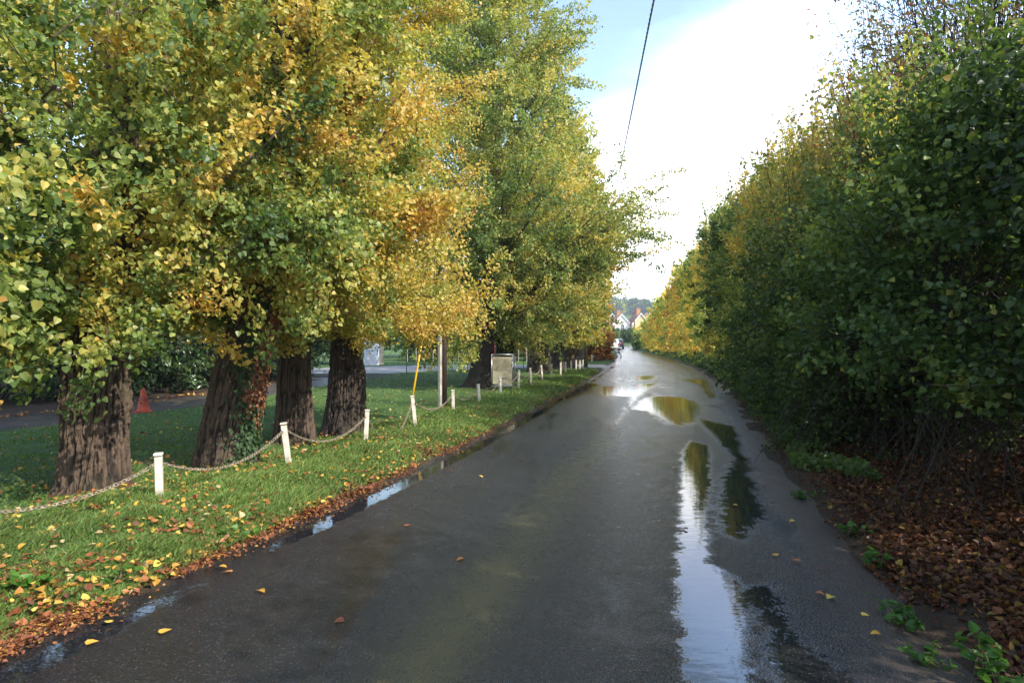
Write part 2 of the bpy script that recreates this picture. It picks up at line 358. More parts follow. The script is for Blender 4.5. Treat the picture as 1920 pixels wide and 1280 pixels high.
def roadmat():
    m, t, b = mat_new('wet_asphalt'); ln = t.links.new
    tcn = node(t, 'ShaderNodeTexCoord'); O = tcn.outputs['Object']
    ag = node(t, 'ShaderNodeTexVoronoi', Scale=95.); fine = node(t, 'ShaderNodeTexNoise', Scale=190., Detail=3.)
    mid = node(t, 'ShaderNodeTexNoise', Scale=7., Detail=7., Roughness=.65); big = node(t, 'ShaderNodeTexNoise', Scale=.9, Detail=5.)
    for n in (ag, fine, mid, big): ln(O, n.inputs['Vector'])
    at = lambda k: node(t, 'ShaderNodeAttribute', _attribute_name=k).outputs['Fac']
    wetA, gl, pa, mu = at('wet'), at('gloss'), at('patch'), at('mud')
    # pool mask broken up by small scale noise
    s = M2('ADD', wetA, M2('MULTIPLY', M2('SUBTRACT', mid.outputs[0], .5, tree=t), .9, tree=t), tree=t)
    m20 = node(t, 'ShaderNodeTexNoise', Scale=38., Detail=5., Roughness=.7); ln(O, m20.inputs['Vector']); s = M2('ADD', s, M2('MULTIPLY', M2('SUBTRACT', m20.outputs[0], .5, tree=t), .7, tree=t), tree=t)
    pm = node(t, 'ShaderNodeMapRange', _interpolation_type='SMOOTHSTEP'); pm.inputs[1].default_value = .40; pm.inputs[2].default_value = .72; ln(s, pm.inputs[0])
    pool = M2('MULTIPLY', pm.outputs[0], M2('SUBTRACT', 1.0, M2('MULTIPLY', mu, .9, tree=t), tree=t), tree=t)
    # colour
    r = node(t, 'ShaderNodeValToRGB'); e = r.color_ramp.elements; e[0].position = .1; e[1].position = .9
    e[0].color = (.004, .004, .005, 1); e[1].color = (.022, .0225, .028, 1)
    ln(M2('ADD', M2('MULTIPLY', ag.outputs['Distance'], .8, tree=t), M2('MULTIPLY', big.outputs[0], .5, tree=t), tree=t), r.inputs[0])
    mx1 = node(t, 'ShaderNodeMix', _data_type='RGBA'); ln(M2('MULTIPLY', pa, .6, tree=t), mx1.inputs[0]); ln(r.outputs[0], mx1.inputs[6]); mx1.inputs[7].default_value = (.09, .09, .10, 1)
    # individual pale stones in the wearing course
    vs = node(t, 'ShaderNodeTexVoronoi', Scale=70.); ln(O, vs.inputs['Vector']); sv = node(t, 'ShaderNodeSeparateXYZ'); ln(vs.outputs['Color'], sv.inputs[0])
    st = node(t, 'ShaderNodeMapRange'); st.inputs[1].default_value = .55; st.inputs[2].default_value = 1.; st.inputs[4].default_value = .85; ln(sv.outputs[0], st.inputs[0])
    stm = node(t, 'ShaderNodeMapRange'); stm.inputs[1].default_value = .5; stm.inputs[2].default_value = .2; ln(vs.outputs['Distance'], stm.inputs[0])
    mxs = node(t, 'ShaderNodeMix', _data_type='RGBA'); ln(M2('MULTIPLY', M2('MULTIPLY', st.outputs[0], stm.outputs[0], tree=t), .9, tree=t), mxs.inputs[0]); ln(mx1.outputs[2], mxs.inputs[6]); mxs.inputs[7].default_value = (.10, .10, .105, 1)
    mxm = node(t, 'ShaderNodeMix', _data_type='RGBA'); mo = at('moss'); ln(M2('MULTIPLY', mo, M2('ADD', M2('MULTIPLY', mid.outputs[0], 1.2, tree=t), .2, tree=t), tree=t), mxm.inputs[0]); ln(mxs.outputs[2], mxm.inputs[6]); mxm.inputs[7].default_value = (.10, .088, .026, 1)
    r2 = node(t, 'ShaderNodeValToRGB'); e = r2.color_ramp.elements; e[0].position = .3; e[1].position = .75
    e[0].color = (.030, .021, .017, 1); e[1].color = (.12, .088, .07, 1)
    n5 = node(t, 'ShaderNodeTexNoise', Scale=55., Detail=9., Roughness=.85); ln(O, n5.inputs['Vector']); ln(n5.outputs[0], r2.inputs[0])
    mx2 = node(t, 'ShaderNodeMix', _data_type='RGBA'); ln(mu, mx2.inputs[0]); ln(mxm.outputs[2], mx2.inputs[6]); ln(r2.outputs[0], mx2.inputs[7])
    ln(mx2.outputs[2], b.inputs['Base Color'])
    # roughness: film .3-.5, pools near mirror, mud dull
    ra = M2('SUBTRACT', .21, M2('MULTIPLY', gl, .11, tree=t), tree=t)
    ra = M2('ADD', ra, M2('MULTIPLY', M2('SUBTRACT', mid.outputs[0], .5, tree=t), .42, tree=t), tree=t)
    ra = M2('ADD', ra, M2('MULTIPLY', M2('SUBTRACT', m20.outputs[0], .5, tree=t), .35, tree=t), tree=t)
    ra = M2('MAXIMUM', M2('ADD', ra, M2('MULTIPLY', mo, .12, tree=t), tree=t), .07, tree=t)
    ra = M2('ADD', ra, M2('MULTIPLY', mu, .25, tree=t), tree=t)
    mr = node(t, 'ShaderNodeMix', _data_type='FLOAT'); ln(pool, mr.inputs[0]); ln(ra, mr.inputs[2]); mr.inputs[3].default_value = .035
    ln(mr.outputs[0], b.inputs['Roughness'])
    ms = node(t, 'ShaderNodeMix', _data_type='FLOAT'); ln(pool, ms.inputs[0]); ms.inputs[2].default_value = .85; ms.inputs[3].default_value = 1.0
    ln(ms.outputs[0], b.inputs['Specular IOR Level'])
    hgt = M2('ADD', M2('MULTIPLY', ag.outputs['Distance'], 1.2, tree=t), M2('MULTIPLY', fine.outputs[0], .5, tree=t), tree=t)
    b1 = node(t, 'ShaderNodeBump', Distance=.008); ln(hgt, b1.inputs['Height']); ln(M2('MULTIPLY', M2('SUBTRACT', 1., pool, tree=t), M2('SUBTRACT', .85, M2('MULTIPLY', gl, .5, tree=t), tree=t), tree=t), b1.inputs['Strength'])
    wv = node(t, 'ShaderNodeTexNoise', Scale=5., Detail=3.); mpn = node(t, 'ShaderNodeMapping'); mpn.inputs['Scale'].default_value = (1, 2.5, 1); ln(O, mpn.inputs[0]); ln(mpn.outputs[0], wv.inputs['Vector'])
    b2 = node(t, 'ShaderNodeBump', Distance=.01, Strength=.10); ln(wv.outputs[0], b2.inputs['Height']); ln(b1.outputs[0], b2.inputs['Normal'])
    ln(b2.outputs[0], b.inputs['Normal'])
    return m
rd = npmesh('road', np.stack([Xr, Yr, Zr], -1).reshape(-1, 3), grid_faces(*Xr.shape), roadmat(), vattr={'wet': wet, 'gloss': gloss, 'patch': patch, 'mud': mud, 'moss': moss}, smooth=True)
tag(rd, 'narrow wet asphalt lane with puddles and muddy edges', kind='structure')

# muddy track on the left and the pale driveway it becomes
def ribbon(name, pts, mat, label, dz=.012, n=90, jag=.12):
    pts = np.array(pts, float); t = np.linspace(0, len(pts)-1, n); k = np.arange(len(pts))
    def cat(c):
        v = np.interp(t, k, c)
        for _ in range(6): v[1:-1] = (v[:-2]+2*v[1:-1]+v[2:])/4
        return v
    x, y, wd = cat(pts[:, 0]), cat(pts[:, 1]), cat(pts[:, 2])
    tx, ty = np.gradient(x), np.gradient(y); q = np.hypot(tx, ty); nx, ny = -ty/q, tx/q
    cs_ = np.linspace(-1, 1, 15); X = []; Y = []
    for c in cs_:
        ww = wd/2*c+(jag*fbm(x*2+c*3, y*2, 5.)*(abs(c) == 1)); X.append(x+nx*ww); Y.append(y+ny*ww)
    X, Y = np.stack(X, 1), np.stack(Y, 1); Z = gz(X, Y)+dz
    Z[:, 1:-1] = Z[:, 1:-1]*.5+.5*(Z[:, 1:-1].mean(1, keepdims=True)); Z = np.maximum(Z, gz(X, Y)+dz*.5)
    Z[:, 0] -= dz*1.2; Z[:, -1] -= dz*1.2
    o = npmesh(name, np.stack([X, Y, Z], -1).reshape(-1, 3), grid_faces(*X.shape), mat, smooth=True)
    return tag(o, label, kind='structure')
TRACKM = simple('wet_mud_track', (.10, .075, .06), .38, var=.5, scale=3, bump=.5, bscale=18)
DRIVEM = simple('pale_gravel_drive', (.36, .32, .30), .6, var=.25, scale=2.5, bump=.3, bscale=60)
ribbon('track', [(-19, 7.6, 2.0), (-12, 10.2, 2.0), (-9.3, 11.6, 2.0), (-8.5, 14.2, 1.9), (-7.9, 18.5, 2.1), (-7.6, 22.5, 2.6), (-7.6, 27, 3.2)], TRACKM, 'dark muddy wet track behind the poplars')
ribbon('driveway', [(-11, 33, 5), (-8, 34, 8), (-5, 37, 7.0), (-1, 39.8, 5.4), (3, 40.6, 4.4), (6.3, 40.9, 4.8)], DRIVEM, 'pale gravel driveway joining the lane beyond the poplars', dz=.035)

# ------------------------------------------------------------------ leaves
HEART = np.array([(0, 0, 0), (-.52, .22, .10), (-.36, .72, .07), (0, 1.12, -.06), (.36, .72, .07), (.52, .22, .10)])
OVAL = np.array([(0, 0, 0), (-.28, .35, .06), (-.2, .85, .04), (0, 1.15, -.05), (.2, .85, .04), (.28, .35, .06)])
HEART9 = np.array([(0, .04, 0), (0, .55, 0), (0, 1.15, -.05), (-.3, -.03, .05), (-.53, .25, .11), (-.38, .66, .08), (.3, -.03, .05), (.53, .25, .11), (.38, .66, .08)])
KITE = np.array([(0, 0, 0), (-.5, .45, .08), (0, 1.1, 0), (.5, .45, .08)])
def leafgeo(P, size, D, Nn, shape):
    a = unit(D); b_ = unit(np.cross(Nn, a)); c = np.cross(a, b_); k = len(shape)
    V = P[:, None]+size[:, None, None]*(shape[None, :, 0:1]*b_[:, None]+shape[None, :, 1:2]*a[:, None]+shape[None, :, 2:3]*c[:, None])
    i = np.arange(len(P))[:, None]*k
    if k == 9: Fq = np.concatenate([i+np.array(q) for q in ([0, 1, 4, 3], [1, 2, 5, 4], [0, 6, 7, 1], [1, 7, 8, 2])], 1).reshape(-1, 4); rep = 4
    elif k == 6: Fq = np.concatenate([i+np.array([0, 3, 2, 1]), i+np.array([0, 5, 4, 3])], 1).reshape(-1, 4); rep = 2
    else: Fq = i+np.array([0, 3, 2, 1]); rep = 1
    return V.reshape(-1, 3), Fq, rep
GR_K = np.array([0, .3, .5, .68, .82, .92, 1.])
GR_C = np.array([(.030, .065, .020), (.09, .155, .042), (.25, .32, .085), (.52, .46, .12), (.62, .42, .11), (.46, .19, .045), (.22, .085, .03)])
BR_C = np.array([(.030, .065, .016), (.06, .10, .025), (.14, .14, .04), (.30, .16, .06), (.36, .12, .05), (.24, .08, .04), (.14, .06, .03)])
def grad(y, table=GR_C):
    y = np.clip(y, 0, 1); return np.stack([np.interp(y, GR_K, table[:, c]) for c in range(3)], 1)
def rdir(n, r): return unit(r.normal(size=(n, 3)))

def foliage(name, parent, twigs, n, size, base, amp, r, shape=HEART, mat=None, table=GR_C, cl=.7, jit=.07, weight=None, droop=.5, bias=None, val=1.0):
    """twigs: (m,2,3) start/end of each twig; leaves are strung along them"""
    m = len(twigs); p = None
    if weight is not None: p = weight/weight.sum()
    k = r.choice(m, n, p=p); t = r.random(n)**.75
    A, B = twigs[k, 0], twigs[k, 1]; P = A+(B-A)*t[:, None]+r.normal(size=(n, 3))*jit
    sz = size*r.uniform(.65, 1.25, n) if np.isscalar(size) else size(P)*r.uniform(.65, 1.25, n)
    D = unit(unit(B-A)*.5+rdir(n, r)*.8+np.array([0, 0, -droop])); Nn = unit(rdir(n, r)+np.array([0.1, -.25, .35]))
    V, Fq, rep = leafgeo(P, sz, D, Nn, shape)
    y = base+amp*fbm(P[:, 0]*cl, P[:, 1]*cl, P[:, 2]*cl, 3)*1.6+.16*(noise3(k*3.7, 0., 0.))+r.normal(size=n)*.07
    if bias is not None: y = y+bias(P)
    if table is GR_C and mat is None and base < .67: y = np.where(y > .74, .74+(y-.74)*.45, y)
    rare = r.random(n) < .02; y = np.where(rare, y+.3, y)
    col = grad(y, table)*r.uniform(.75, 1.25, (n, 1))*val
    return npmesh(name, V, Fq, mat or LEAF, parent, fcol=np.repeat(col, rep, 0))

def bez(a, b_, c, n):
    t = np.linspace(0, 1, n)[:, None]; return (1-t)**2*a+2*t*(1-t)*b_+t*t*c

def trunk_mesh(path, rad, nu, nv, amp, seed, flare=.0, kf=17., rings=()):
    """high resolution furrowed trunk along a path (m,3)"""
    path = np.asarray(path, float); m = len(path); t = np.linspace(0, m-1, nv); P = np.stack([np.interp(t, np.arange(m), path[:, c]) for c in range(3)], 1)
    for _ in range(max(3, nv//12)): P[1:-1] = (P[:-2]+2*P[1:-1]+P[2:])/4
    R0 = np.interp(t, np.arange(m), rad); th = np.linspace(0, 2*np.pi, nu, endpoint=False)
    Z, T = np.meshgrid(P[:, 2], th, indexing='ij'); h = Z-P[0, 2]
    wob = .12*noise3(np.cos(T)*1.3+seed, np.sin(T)*1.3, Z*.5)
    fl = flare*np.exp(-h/.28)*(1+.5*noise3(np.cos(T)*2.2, np.sin(T)*2.2, seed))
    wx, wy = np.cos(T)*kf/2*1.0, np.sin(T)*kf/2*1.0
    warp = .8*noise3(wx*.5, wy*.5, Z*4.2+seed)
    f1 = np.abs(noise3(wx+warp, wy-warp, Z*3.0+seed)); f2 = np.abs(noise3(wx*2.1+9, wy*2.1, Z*3.2+seed)); f2 = np.abs(noise3(wx*2.0+warp+9, wy*2.0-warp, Z*7+seed)); f3 = np.abs(noise3(wx*5+warp*3, wy*5, Z*22)); ridge = .62*sstep(0, .30, f1)+.26*sstep(0, .3, f2)+.12*sstep(0, .4, f3)
    rr = R0[:, None]*(1+wob)+fl+amp*(ridge-.6)+.3*amp*noise3(wx*4, wy*4, Z*18)
    for z0, a in rings: rr = rr+a*(1+.8*noise3(np.cos(T)*9, np.sin(T)*9, Z*14))*np.exp(-((h-z0-.05*noise3(np.cos(T)*2, np.sin(T)*2, 3.))/.05)**2)
    X = P[:, 0:1]+rr*np.cos(T); Y = P[:, 1:2]+rr*np.sin(T)
    V = np.stack([X, Y, Z], -1).reshape(-1, 3); i = np.arange(nv-1)[:, None]*nu; k = np.arange(nu)[None]; k2 = (k+1) % nu
    Fq = np.stack([i+k, i+k2, i+nu+k2, i+nu+k], -1).reshape(-1, 4)
    return V, Fq, ridge.ravel(), P, R0

def poplar(label, x, y, trunk, H, env, nl, size, base, amp, seed, limbs=70, twn=11, hi=(220, 240), hmin=1.9, bark=BARK, flare=.12, lowd=1.0, group='poplars in a row along the verge', rings=(), wfun=None, bias=None, shape=HEART, famp=.03, tw_len=(.35, .95), extra=(), ccl=.7):
    """trunk: list of (dx, dy, z, radius) relative to base; env: list of (z, radius)"""
    r = np.random.default_rng(seed); z0 = float(gz(x, y))-.05
    root = empty('poplar_tree', (x, y, z0), 0, label, 'tree', group)
    tr = np.array(trunk, float); path = np.stack([x+tr[:, 0], y+tr[:, 1], z0+tr[:, 2]], 1)
    V, Fq, ridge, P, R0 = trunk_mesh(path, tr[:, 3], hi[0], hi[1], famp, seed, flare, rings=rings)
    npmesh('trunk', V, Fq, bark, root, vattr={'ridge': ridge}, smooth=True)
    env = np.array(env, float); ez, er = env[:, 0], env[:, 1]
    def at(z): return np.array([np.interp(z, P[:, 2], P[:, c]) for c in range(3)])
    paths = []; tw = []
    wz = er+.4; cdf = np.cumsum(np.interp(np.linspace(ez[0], ez[-1], 200), ez, wz)); cdf /= cdf[-1]
    for i in range(limbs+len(extra)):
        zt_ = z0+np.interp(r.random(), cdf, np.linspace(ez[0], ez[-1], 200)); az = i*2.399+r.normal()*.5
        rad = np.interp(zt_-z0, ez, er)*r.uniform(.72, 1.08)
        if i >= limbs: az, rad, zt_ = math.radians(extra[i-limbs][0]), extra[i-limbs][1], z0+extra[i-limbs][2]
        zs = max(z0+hmin, zt_-rad*r.uniform(.45, 1.0))
        zs = min(zs, z0+H*.93); S = at(zs); c, s_ = math.cos(az), math.sin(az)
        T_ = np.array([S[0]+rad*c, S[1]+rad*s_, zt_]); mid = (S+T_)/2+np.array([c*.1, s_*.1, (.25 if zt_ > zs+.3 else .5)*rad*.5])
        n = 9; B = bez(S, mid, T_, n); B[1:] += r.normal(size=(n-1, 3))*.03*rad*np.linspace(.2, 1, n-1)[:, None]
        lr = .012+.011*rad; paths.append((B, np.linspace(lr, .005, n)))
        for j in range(twn):
            t = .18+.82*((j+r.random())/twn); q = t*(n-1); k = min(int(q), n-2); a = B[k]+(B[k+1]-B[k])*(q-k)
            d = unit(np.array([c, s_, .35])*.8+unit(B[k+1]-B[k])*.5+r.normal(size=3)*.75); ln_ = r.uniform(*tw_len)*(1.15-.45*t)*(1+.2*rad)
            e = a+d*ln_; e[2] = max(e[2]-.12*ln_*r.random(), z0+ez[0]-.25); tw.append((a, e)); md = (a+e)/2+r.normal(size=3)*.04
            paths.append((np.array([a, md, e]), np.array([.006, .004, .002])))
    V, Fq = tubes(paths, 4); npmesh('branches', V, Fq, TWIG, root)
    tw = np.array(tw); wgt = np.linalg.norm(tw[:, 1]-tw[:, 0], axis=1)
    if wfun is not None: wgt = wgt*wfun(tw[:, 1])
    foliage('crown', root, tw, nl, size, base, amp, r, shape=shape, weight=wgt, bias=bias, cl=ccl)
    return root

HT = lambda zc: (lambda P: np.where(P[:, 2] > zc, .35, 1.0))
# the unseen-trunk poplar, then the row
poplar('nearest poplar, only its big green and yellow leaves showing in the top left corner', -5.6, 4.1, [(0, 0, 0, .36), (0, 0, 3, .3), (.1, 0, 7, .2), (.1, 0, 12, .04)], 12,
       [(1.45, 2.2), (3.2, 2.7), (5, 2.7), (8, 1.8), (12, .3)], 56000, .048, .46, .36, 11, ccl=1.5, shape=HEART9, limbs=44, twn=10, hi=(60, 60), wfun=HT(5.5))
poplar('stout poplar nearest the camera with a bulging ring round its furrowed trunk', X_at(177, 6.72), 6.72, [(-.02, 0, 0, .32), (0, 0, .5, .30), (.02, 0, .95, .315), (.03, 0, 1.6, .305), (.10, 0, 2.4, .26), (.22, 0, 4, .20), (.3, 0, 7, .14), (.3, 0, 13, .03)], 13,
       [(1.2, 2.0), (1.8, 2.4), (3.2, 2.5), (5, 2.4), (9, 1.6), (13, .3)], 100000, .048, .51, .38, 12, ccl=1.5, extra=[(200, 2.2, 1.6), (225, 2.3, 1.7), (250, 2.0, 1.5), (275, 1.7, 1.7), (180, 2.2, 1.5), (262, 1.2, 1.6), (215, 1.9, 1.25), (305, 1.5, 1.5), (190, 2.4, 1.3)], shape=HEART9, hmin=1.75, limbs=74, twn=12, hi=(420, 640), flare=.07, rings=[(.90, .028), (1.02, .015)], wfun=HT(6), famp=.045)
t2 = poplar('leaning poplar with brown and green ivy climbing its right side', X_at(424, 8.15), 8.15, [(-.02, 0, 0, .33), (.04, 0, .6, .31), (.17, 0, 1.25, .30), (.36, 0, 1.9, .27), (.55, .05, 3, .22), (.75, .1, 5, .17), (.8, .1, 13, .03)], 13,
       [(1.95, 1.5), (2.5, 2.1), (4, 2.3), (6, 2.2), (9, 1.5), (13, .3)], 105000, .045, .61, .28, 13, ccl=1.3, shape=HEART9, limbs=78, twn=12, hi=(360, 560), flare=.08, wfun=HT(7), famp=.04)
poplar('slimmer poplar with a straight grey-brown trunk behind the second white post', X_at(551, 9.75), 9.75, [(0, 0, 0, .265), (0, 0, .8, .24), (.0, 0, 1.9, .215), (.05, 0, 4, .16), (.05, 0, 13, .03)], 13,
       [(1.75, 1.3), (2.3, 2.0), (4.5, 2.4), (7, 2.1), (13, .3)], 105000, .042, .655, .22, 14, ccl=1.3, shape=HEART9, limbs=74, twn=12, hi=(280, 460), wfun=HT(8.2), famp=.034, flare=.06)
poplar('dark-trunked poplar with a knot hole, nearest the third white post', X_at(648, 10.75), 10.75, [(-.02, 0, 0, .335), (0, 0, .5, .30), (.02, 0, 1.1, .275), (-.02, 0, 1.6, .20), (-.1, 0, 2.3, .15), (0, 0, 5, .13), (0, 0, 13, .03)], 13,
       [(1.6, 1.2), (2.3, 1.9), (4.5, 2.1), (7, 2.0), (10, 1.5), (13.5, .3)], 125000, .042, .65, .20, 15, ccl=1.2, extra=[(a_, 1.9+.2*(k_ % 3), 1.85+.14*(k_ % 4)) for k_, a_ in enumerate(range(-50, 75, 18))], limbs=84, twn=13, hi=(320, 460), bark=BARKDARK, wfun=HT(9), famp=.04, flare=.1,
       bias=lambda P: .10*sstep(-3.4, -1.2, P[:, 0]))
poplar('broad green poplar with a wide flared base beside the mesh roll cage', X_at(903, 21.5), 21.5, [(0, 0, 0, .42), (0, 0, .4, .36), (.05, 0, 1.2, .33), (.3, 0, 3, .24), (.4, 0, 5, .15), (.4, 0, 8, .09), (.4, 0, 16, .02)], 16,
       [(.95, 1.3), (1.8, 2.6), (3.2, 3.6), (6.2, 4.1), (9, 3.2), (13, 2.5), (16.5, .4)], 150000, .066, .48, .24, 16, extra=[(5, 5.5, 6.2), (-12, 5.3, 6.7), (18, 5.2, 5.4), (-5, 5.1, 5.0), (2, 5.0, 5.8), (-20, 5.0, 6.2), (-110, 2.2, 1.1)]+[(255+37*(q % 2)-10*(q % 3), 1.6+.5*(q % 3), 3.2+.45*q) for q in range(22)], limbs=120, twn=14, hi=(120, 130), bark=BARKDARK, flare=.35, hmin=1.6, tw_len=(.5, 1.4))
poplar('poplar half hidden behind the roll cage, its trunk rising above the cage', X_at(948, 24.5), 24.5, [(0, 0, 0, .36), (.0, 0, 2, .33), (.2, 0, 8, .16), (.2, 0, 16, .03)], 15,
       [(1.9, 1.8), (3.0, 3.6), (5.5, 5.1), (7, 3.9), (10, 2.8), (16, .4)], 90000, .078, .54, .26, 17, extra=[(0, 5.4, 6.6), (10, 5.4, 5.9), (-10, 5.2, 4.8)], limbs=105, twn=13, hi=(80, 90), bark=BARKDARK, hmin=1.8, tw_len=(.5, 1.4))
poplar('thick twin-ridged poplar trunk behind the small white posts past the cage', X_at(1011, 32), 32, [(0, 0, 0, .56), (0, 0, 1.2, .52), (0, 0, 2.4, .42), (.2, 0, 8, .2), (.2, 0, 15, .03)], 14,
       [(1.6, 2.0), (3.0, 3.2), (5, 3.4), (8, 2.6), (15, .4)], 45000, .115, .60, .2, 18, limbs=80, twn=12, hi=(110, 90), bark=BARK, hmin=1.8, tw_len=(.6, 1.5), famp=.06)
poplar('dark slender poplar next to the burred trunk near the driveway', X_at(1045, 35.4), 35.4, [(0, 0, 0, .34), (0, 0, 1.2, .26), (0, 0, 2.4, .24), (.2, 0, 8, .15), (.2, 0, 14, .03)], 13,
       [(1.6, 1.5), (3.0, 2.2), (5, 2.8), (8, 2.4), (14, .4)], 36000, .125, .60, .2, 19, limbs=66, twn=12, hi=(60, 50), bark=BARKDARK, hmin=1.7, tw_len=(.6, 1.5))
tb = poplar('burred pale-barked poplar, last trunk before the driveway', X_at(1067, 36.6), 36.6, [(0, 0, 0, .40), (.05, 0, .8, .36), (.15, 0, 1.2, .56), (.1, 0, 1.7, .32), (.0, 0, 3, .24), (0, 0, 13, .03)], 13,
       [(1.7, 1.3), (3.0, 1.6), (4.5, 2.2), (6.2, 2.9), (8, 2.3), (13, .4)], 36000, .125, .68, .16, 20, limbs=66, twn=12, hi=(60, 60), hmin=1.7, tw_len=(.6, 1.5))
poplar('golden poplar beyond the driveway entrance, farthest of the row', X_at(1093, 49), 49, [(0, 0, 0, .3), (0, 0, 3, .24), (0, 0, 11, .03)], 11,
       [(1.6, .9), (3.0, 1.3), (6, 1.6), (11, .4)], 20000, .16, .70, .12, 21, limbs=50, twn=9, hi=(30, 30), tw_len=(.6, 1.5))

# ivy on the leaning poplar
def ivy():
    r = np.random.default_rng(5); bx, by, bz = t2.location; n = 3800
    z = r.uniform(.05, 3.0, n); cx = bx+np.interp(z, [0, .6, 1.25, 1.9, 3], [-.02, .04, .17, .36, .55]); rr = np.interp(z, [0, 1.25, 1.9, 3], [.34, .31, .28, .23])+.03
    a = np.radians(r.normal(-18, 21, n)-14*(z > 1.2)+6*np.sin(z*3)); P = np.stack([cx+rr*np.cos(a), by+rr*np.sin(a), bz+z], 1)
    Nn = unit(np.stack([np.cos(a), np.sin(a), .25*np.ones(n)], 1)+.45*rdir(n, r)); D = unit(np.array([0, 0, -1.])+.6*rdir(n, r)); P += Nn*r.uniform(0, .05, (n, 1))
    V, Fq, rep = leafgeo(P, r.uniform(.03, .055, n), D, Nn, HEART)
    dead = sstep(-60, -25, np.degrees(a)+10*noise3(P[:, 0]*4, P[:, 2]*3, 0.))*sstep(.35, 1.0, z)
    d = r.random(n) < dead; col = np.where(d[:, None], np.array([.24, .10, .05]), np.array([.03, .065, .02]))*r.uniform(.6, 1.35, (n, 1))
    o = npmesh('ivy', V, Fq, LITTER, t2, fcol=np.repeat(col, rep, 0)); o['label'] = 'ivy with rusty dead leaves and dark green leaves on the right of the trunk'
ivy()

# ------------------------------------------------------------------ shrubs
def shrub(name, label, cat, group, x, y, rx, ry, h, nl, size, base, amp, seed, z_low=.2, table=GR_C, mat=None, shape=HEART, val=1.0, ntw=None, shoots=.12, lump=.3, stems=18, spread=.35, bias=None, stem_r=.02, droop=.4, tw=(.3, .75), cl=.7):
    r = np.random.default_rng(seed); z0 = float(gz(x, y))-.03
    root = empty(name, (x, y, z0), 0, label, cat, group)
    ntw = ntw or int(520+60*rx*h); u = rdir(ntw, r); u[:, 2] = np.where(u[:, 2] < -.75, -u[:, 2], u[:, 2])
    cz = z0+z_low+(h-z_low)*.5; rad = r.uniform(.35, 1, ntw)**.45
    lm = 1+lump*1.8*fbm(u[:, 0]*1.8+seed, u[:, 1]*1.8, u[:, 2]*1.8, 3)
    e = np.array([rx, ry, (h-z_low)*.5]); bx_ = (1-np.abs(u[:, 2])**4)**.5/np.maximum(np.sqrt(1-u[:, 2]**2), .2); ub = u.copy(); ub[:, :2] *= np.clip(bx_, 0, 1.7)[:, None]
    P = np.array([x, y, cz])+ub*e*(rad*lm)[:, None]; P[:, 2] = cz+u[:, 2]*e[2]*np.where(u[:, 2] > 0, rad*lm, rad**.25*1.1)
    P[:, 2] = np.maximum(P[:, 2], z0+z_low*.5)
    ln_ = r.uniform(*tw, ntw); d = unit(u*.9+rdir(ntw, r)*.7+np.array([0, 0, .45])); d[:, 2] = np.where(u[:, 2] < -.5, d[:, 2]*.3, d[:, 2]); sh = (u[:, 2] > .35) & (r.random(ntw) < shoots)
    d[sh] = unit(d[sh]*.75+np.array([0, 0, 1.0])); ln_[sh] *= 2.7
    Q = P+d*ln_[:, None]; twg = np.stack([P, Q], 1); paths = []
    for k in range(ntw):
        if r.random() < .55 or sh[k]: paths.append((np.array([P[k]-.2*d[k], (P[k]+Q[k])/2+r.normal(size=3)*.02, Q[k]]), np.array([.007, .005, .002])*(size/.06)**.5))
    pick = r.choice(ntw, stems*3)
    for k in pick:
        S = np.array([x+r.normal()*spread*rx, y+r.normal()*spread*ry, z0-.05]); T_ = P[k]; md = S*.5+T_*.5+np.array([0, 0, .25*h*r.random()])+r.normal(size=3)*.12
        paths.append((bez(S, md, T_, 7), np.linspace(stem_r*r.uniform(.4, 1.3), .005, 7)))
    V, Fq = tubes(paths, 4); npmesh('stems', V, Fq, DSTEM, root)
    wgt = ln_.copy(); wgt[sh] *= .38; hol = noise3(Q[:, 0]*1.5+seed, Q[:, 1]*1.5, Q[:, 2]*1.7)+.5*noise3(Q[:, 0]*3.3, Q[:, 1]*3.3, Q[:, 2]*3.3); wgt = wgt*np.where(hol < -.12, .16, 1.)*np.where(hol > .3, 1.5, 1.)
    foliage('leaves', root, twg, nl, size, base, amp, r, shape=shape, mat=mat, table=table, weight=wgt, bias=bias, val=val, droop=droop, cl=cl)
    return root
HG = 'shrubs and small trees of the dark hedgerow on the right'
def hs(label, y, off, rx, ry, h, nl, size, base, amp, seed, **k):
    return shrub('hedgerow_shrub', label, 'shrub', HG, float(Rx(y))+off, y, rx, ry, h, nl, size, base, amp, seed, **k)
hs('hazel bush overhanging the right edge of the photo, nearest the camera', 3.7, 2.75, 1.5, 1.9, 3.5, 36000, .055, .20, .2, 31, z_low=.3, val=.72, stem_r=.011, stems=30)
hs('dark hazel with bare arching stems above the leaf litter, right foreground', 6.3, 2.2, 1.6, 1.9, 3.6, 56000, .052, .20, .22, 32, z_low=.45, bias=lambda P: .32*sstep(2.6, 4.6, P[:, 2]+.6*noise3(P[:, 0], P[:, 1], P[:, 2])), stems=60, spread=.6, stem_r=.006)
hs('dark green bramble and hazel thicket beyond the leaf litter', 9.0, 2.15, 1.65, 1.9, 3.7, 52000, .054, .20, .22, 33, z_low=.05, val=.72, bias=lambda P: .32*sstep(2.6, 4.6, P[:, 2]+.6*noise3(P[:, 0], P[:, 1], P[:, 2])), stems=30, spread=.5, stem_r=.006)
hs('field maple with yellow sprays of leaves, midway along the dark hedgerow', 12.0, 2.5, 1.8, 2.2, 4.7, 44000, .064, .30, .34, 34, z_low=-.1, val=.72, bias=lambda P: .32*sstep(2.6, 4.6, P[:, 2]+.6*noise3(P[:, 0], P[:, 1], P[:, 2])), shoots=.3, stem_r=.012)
hs('holly-dark shrub in the middle of the hedgerow', 10.6, 3.4, 1.4, 1.6, 4.9, 22000, .06, .02, .04, 35, z_low=1.2, mat=DARKLEAF, val=.5)
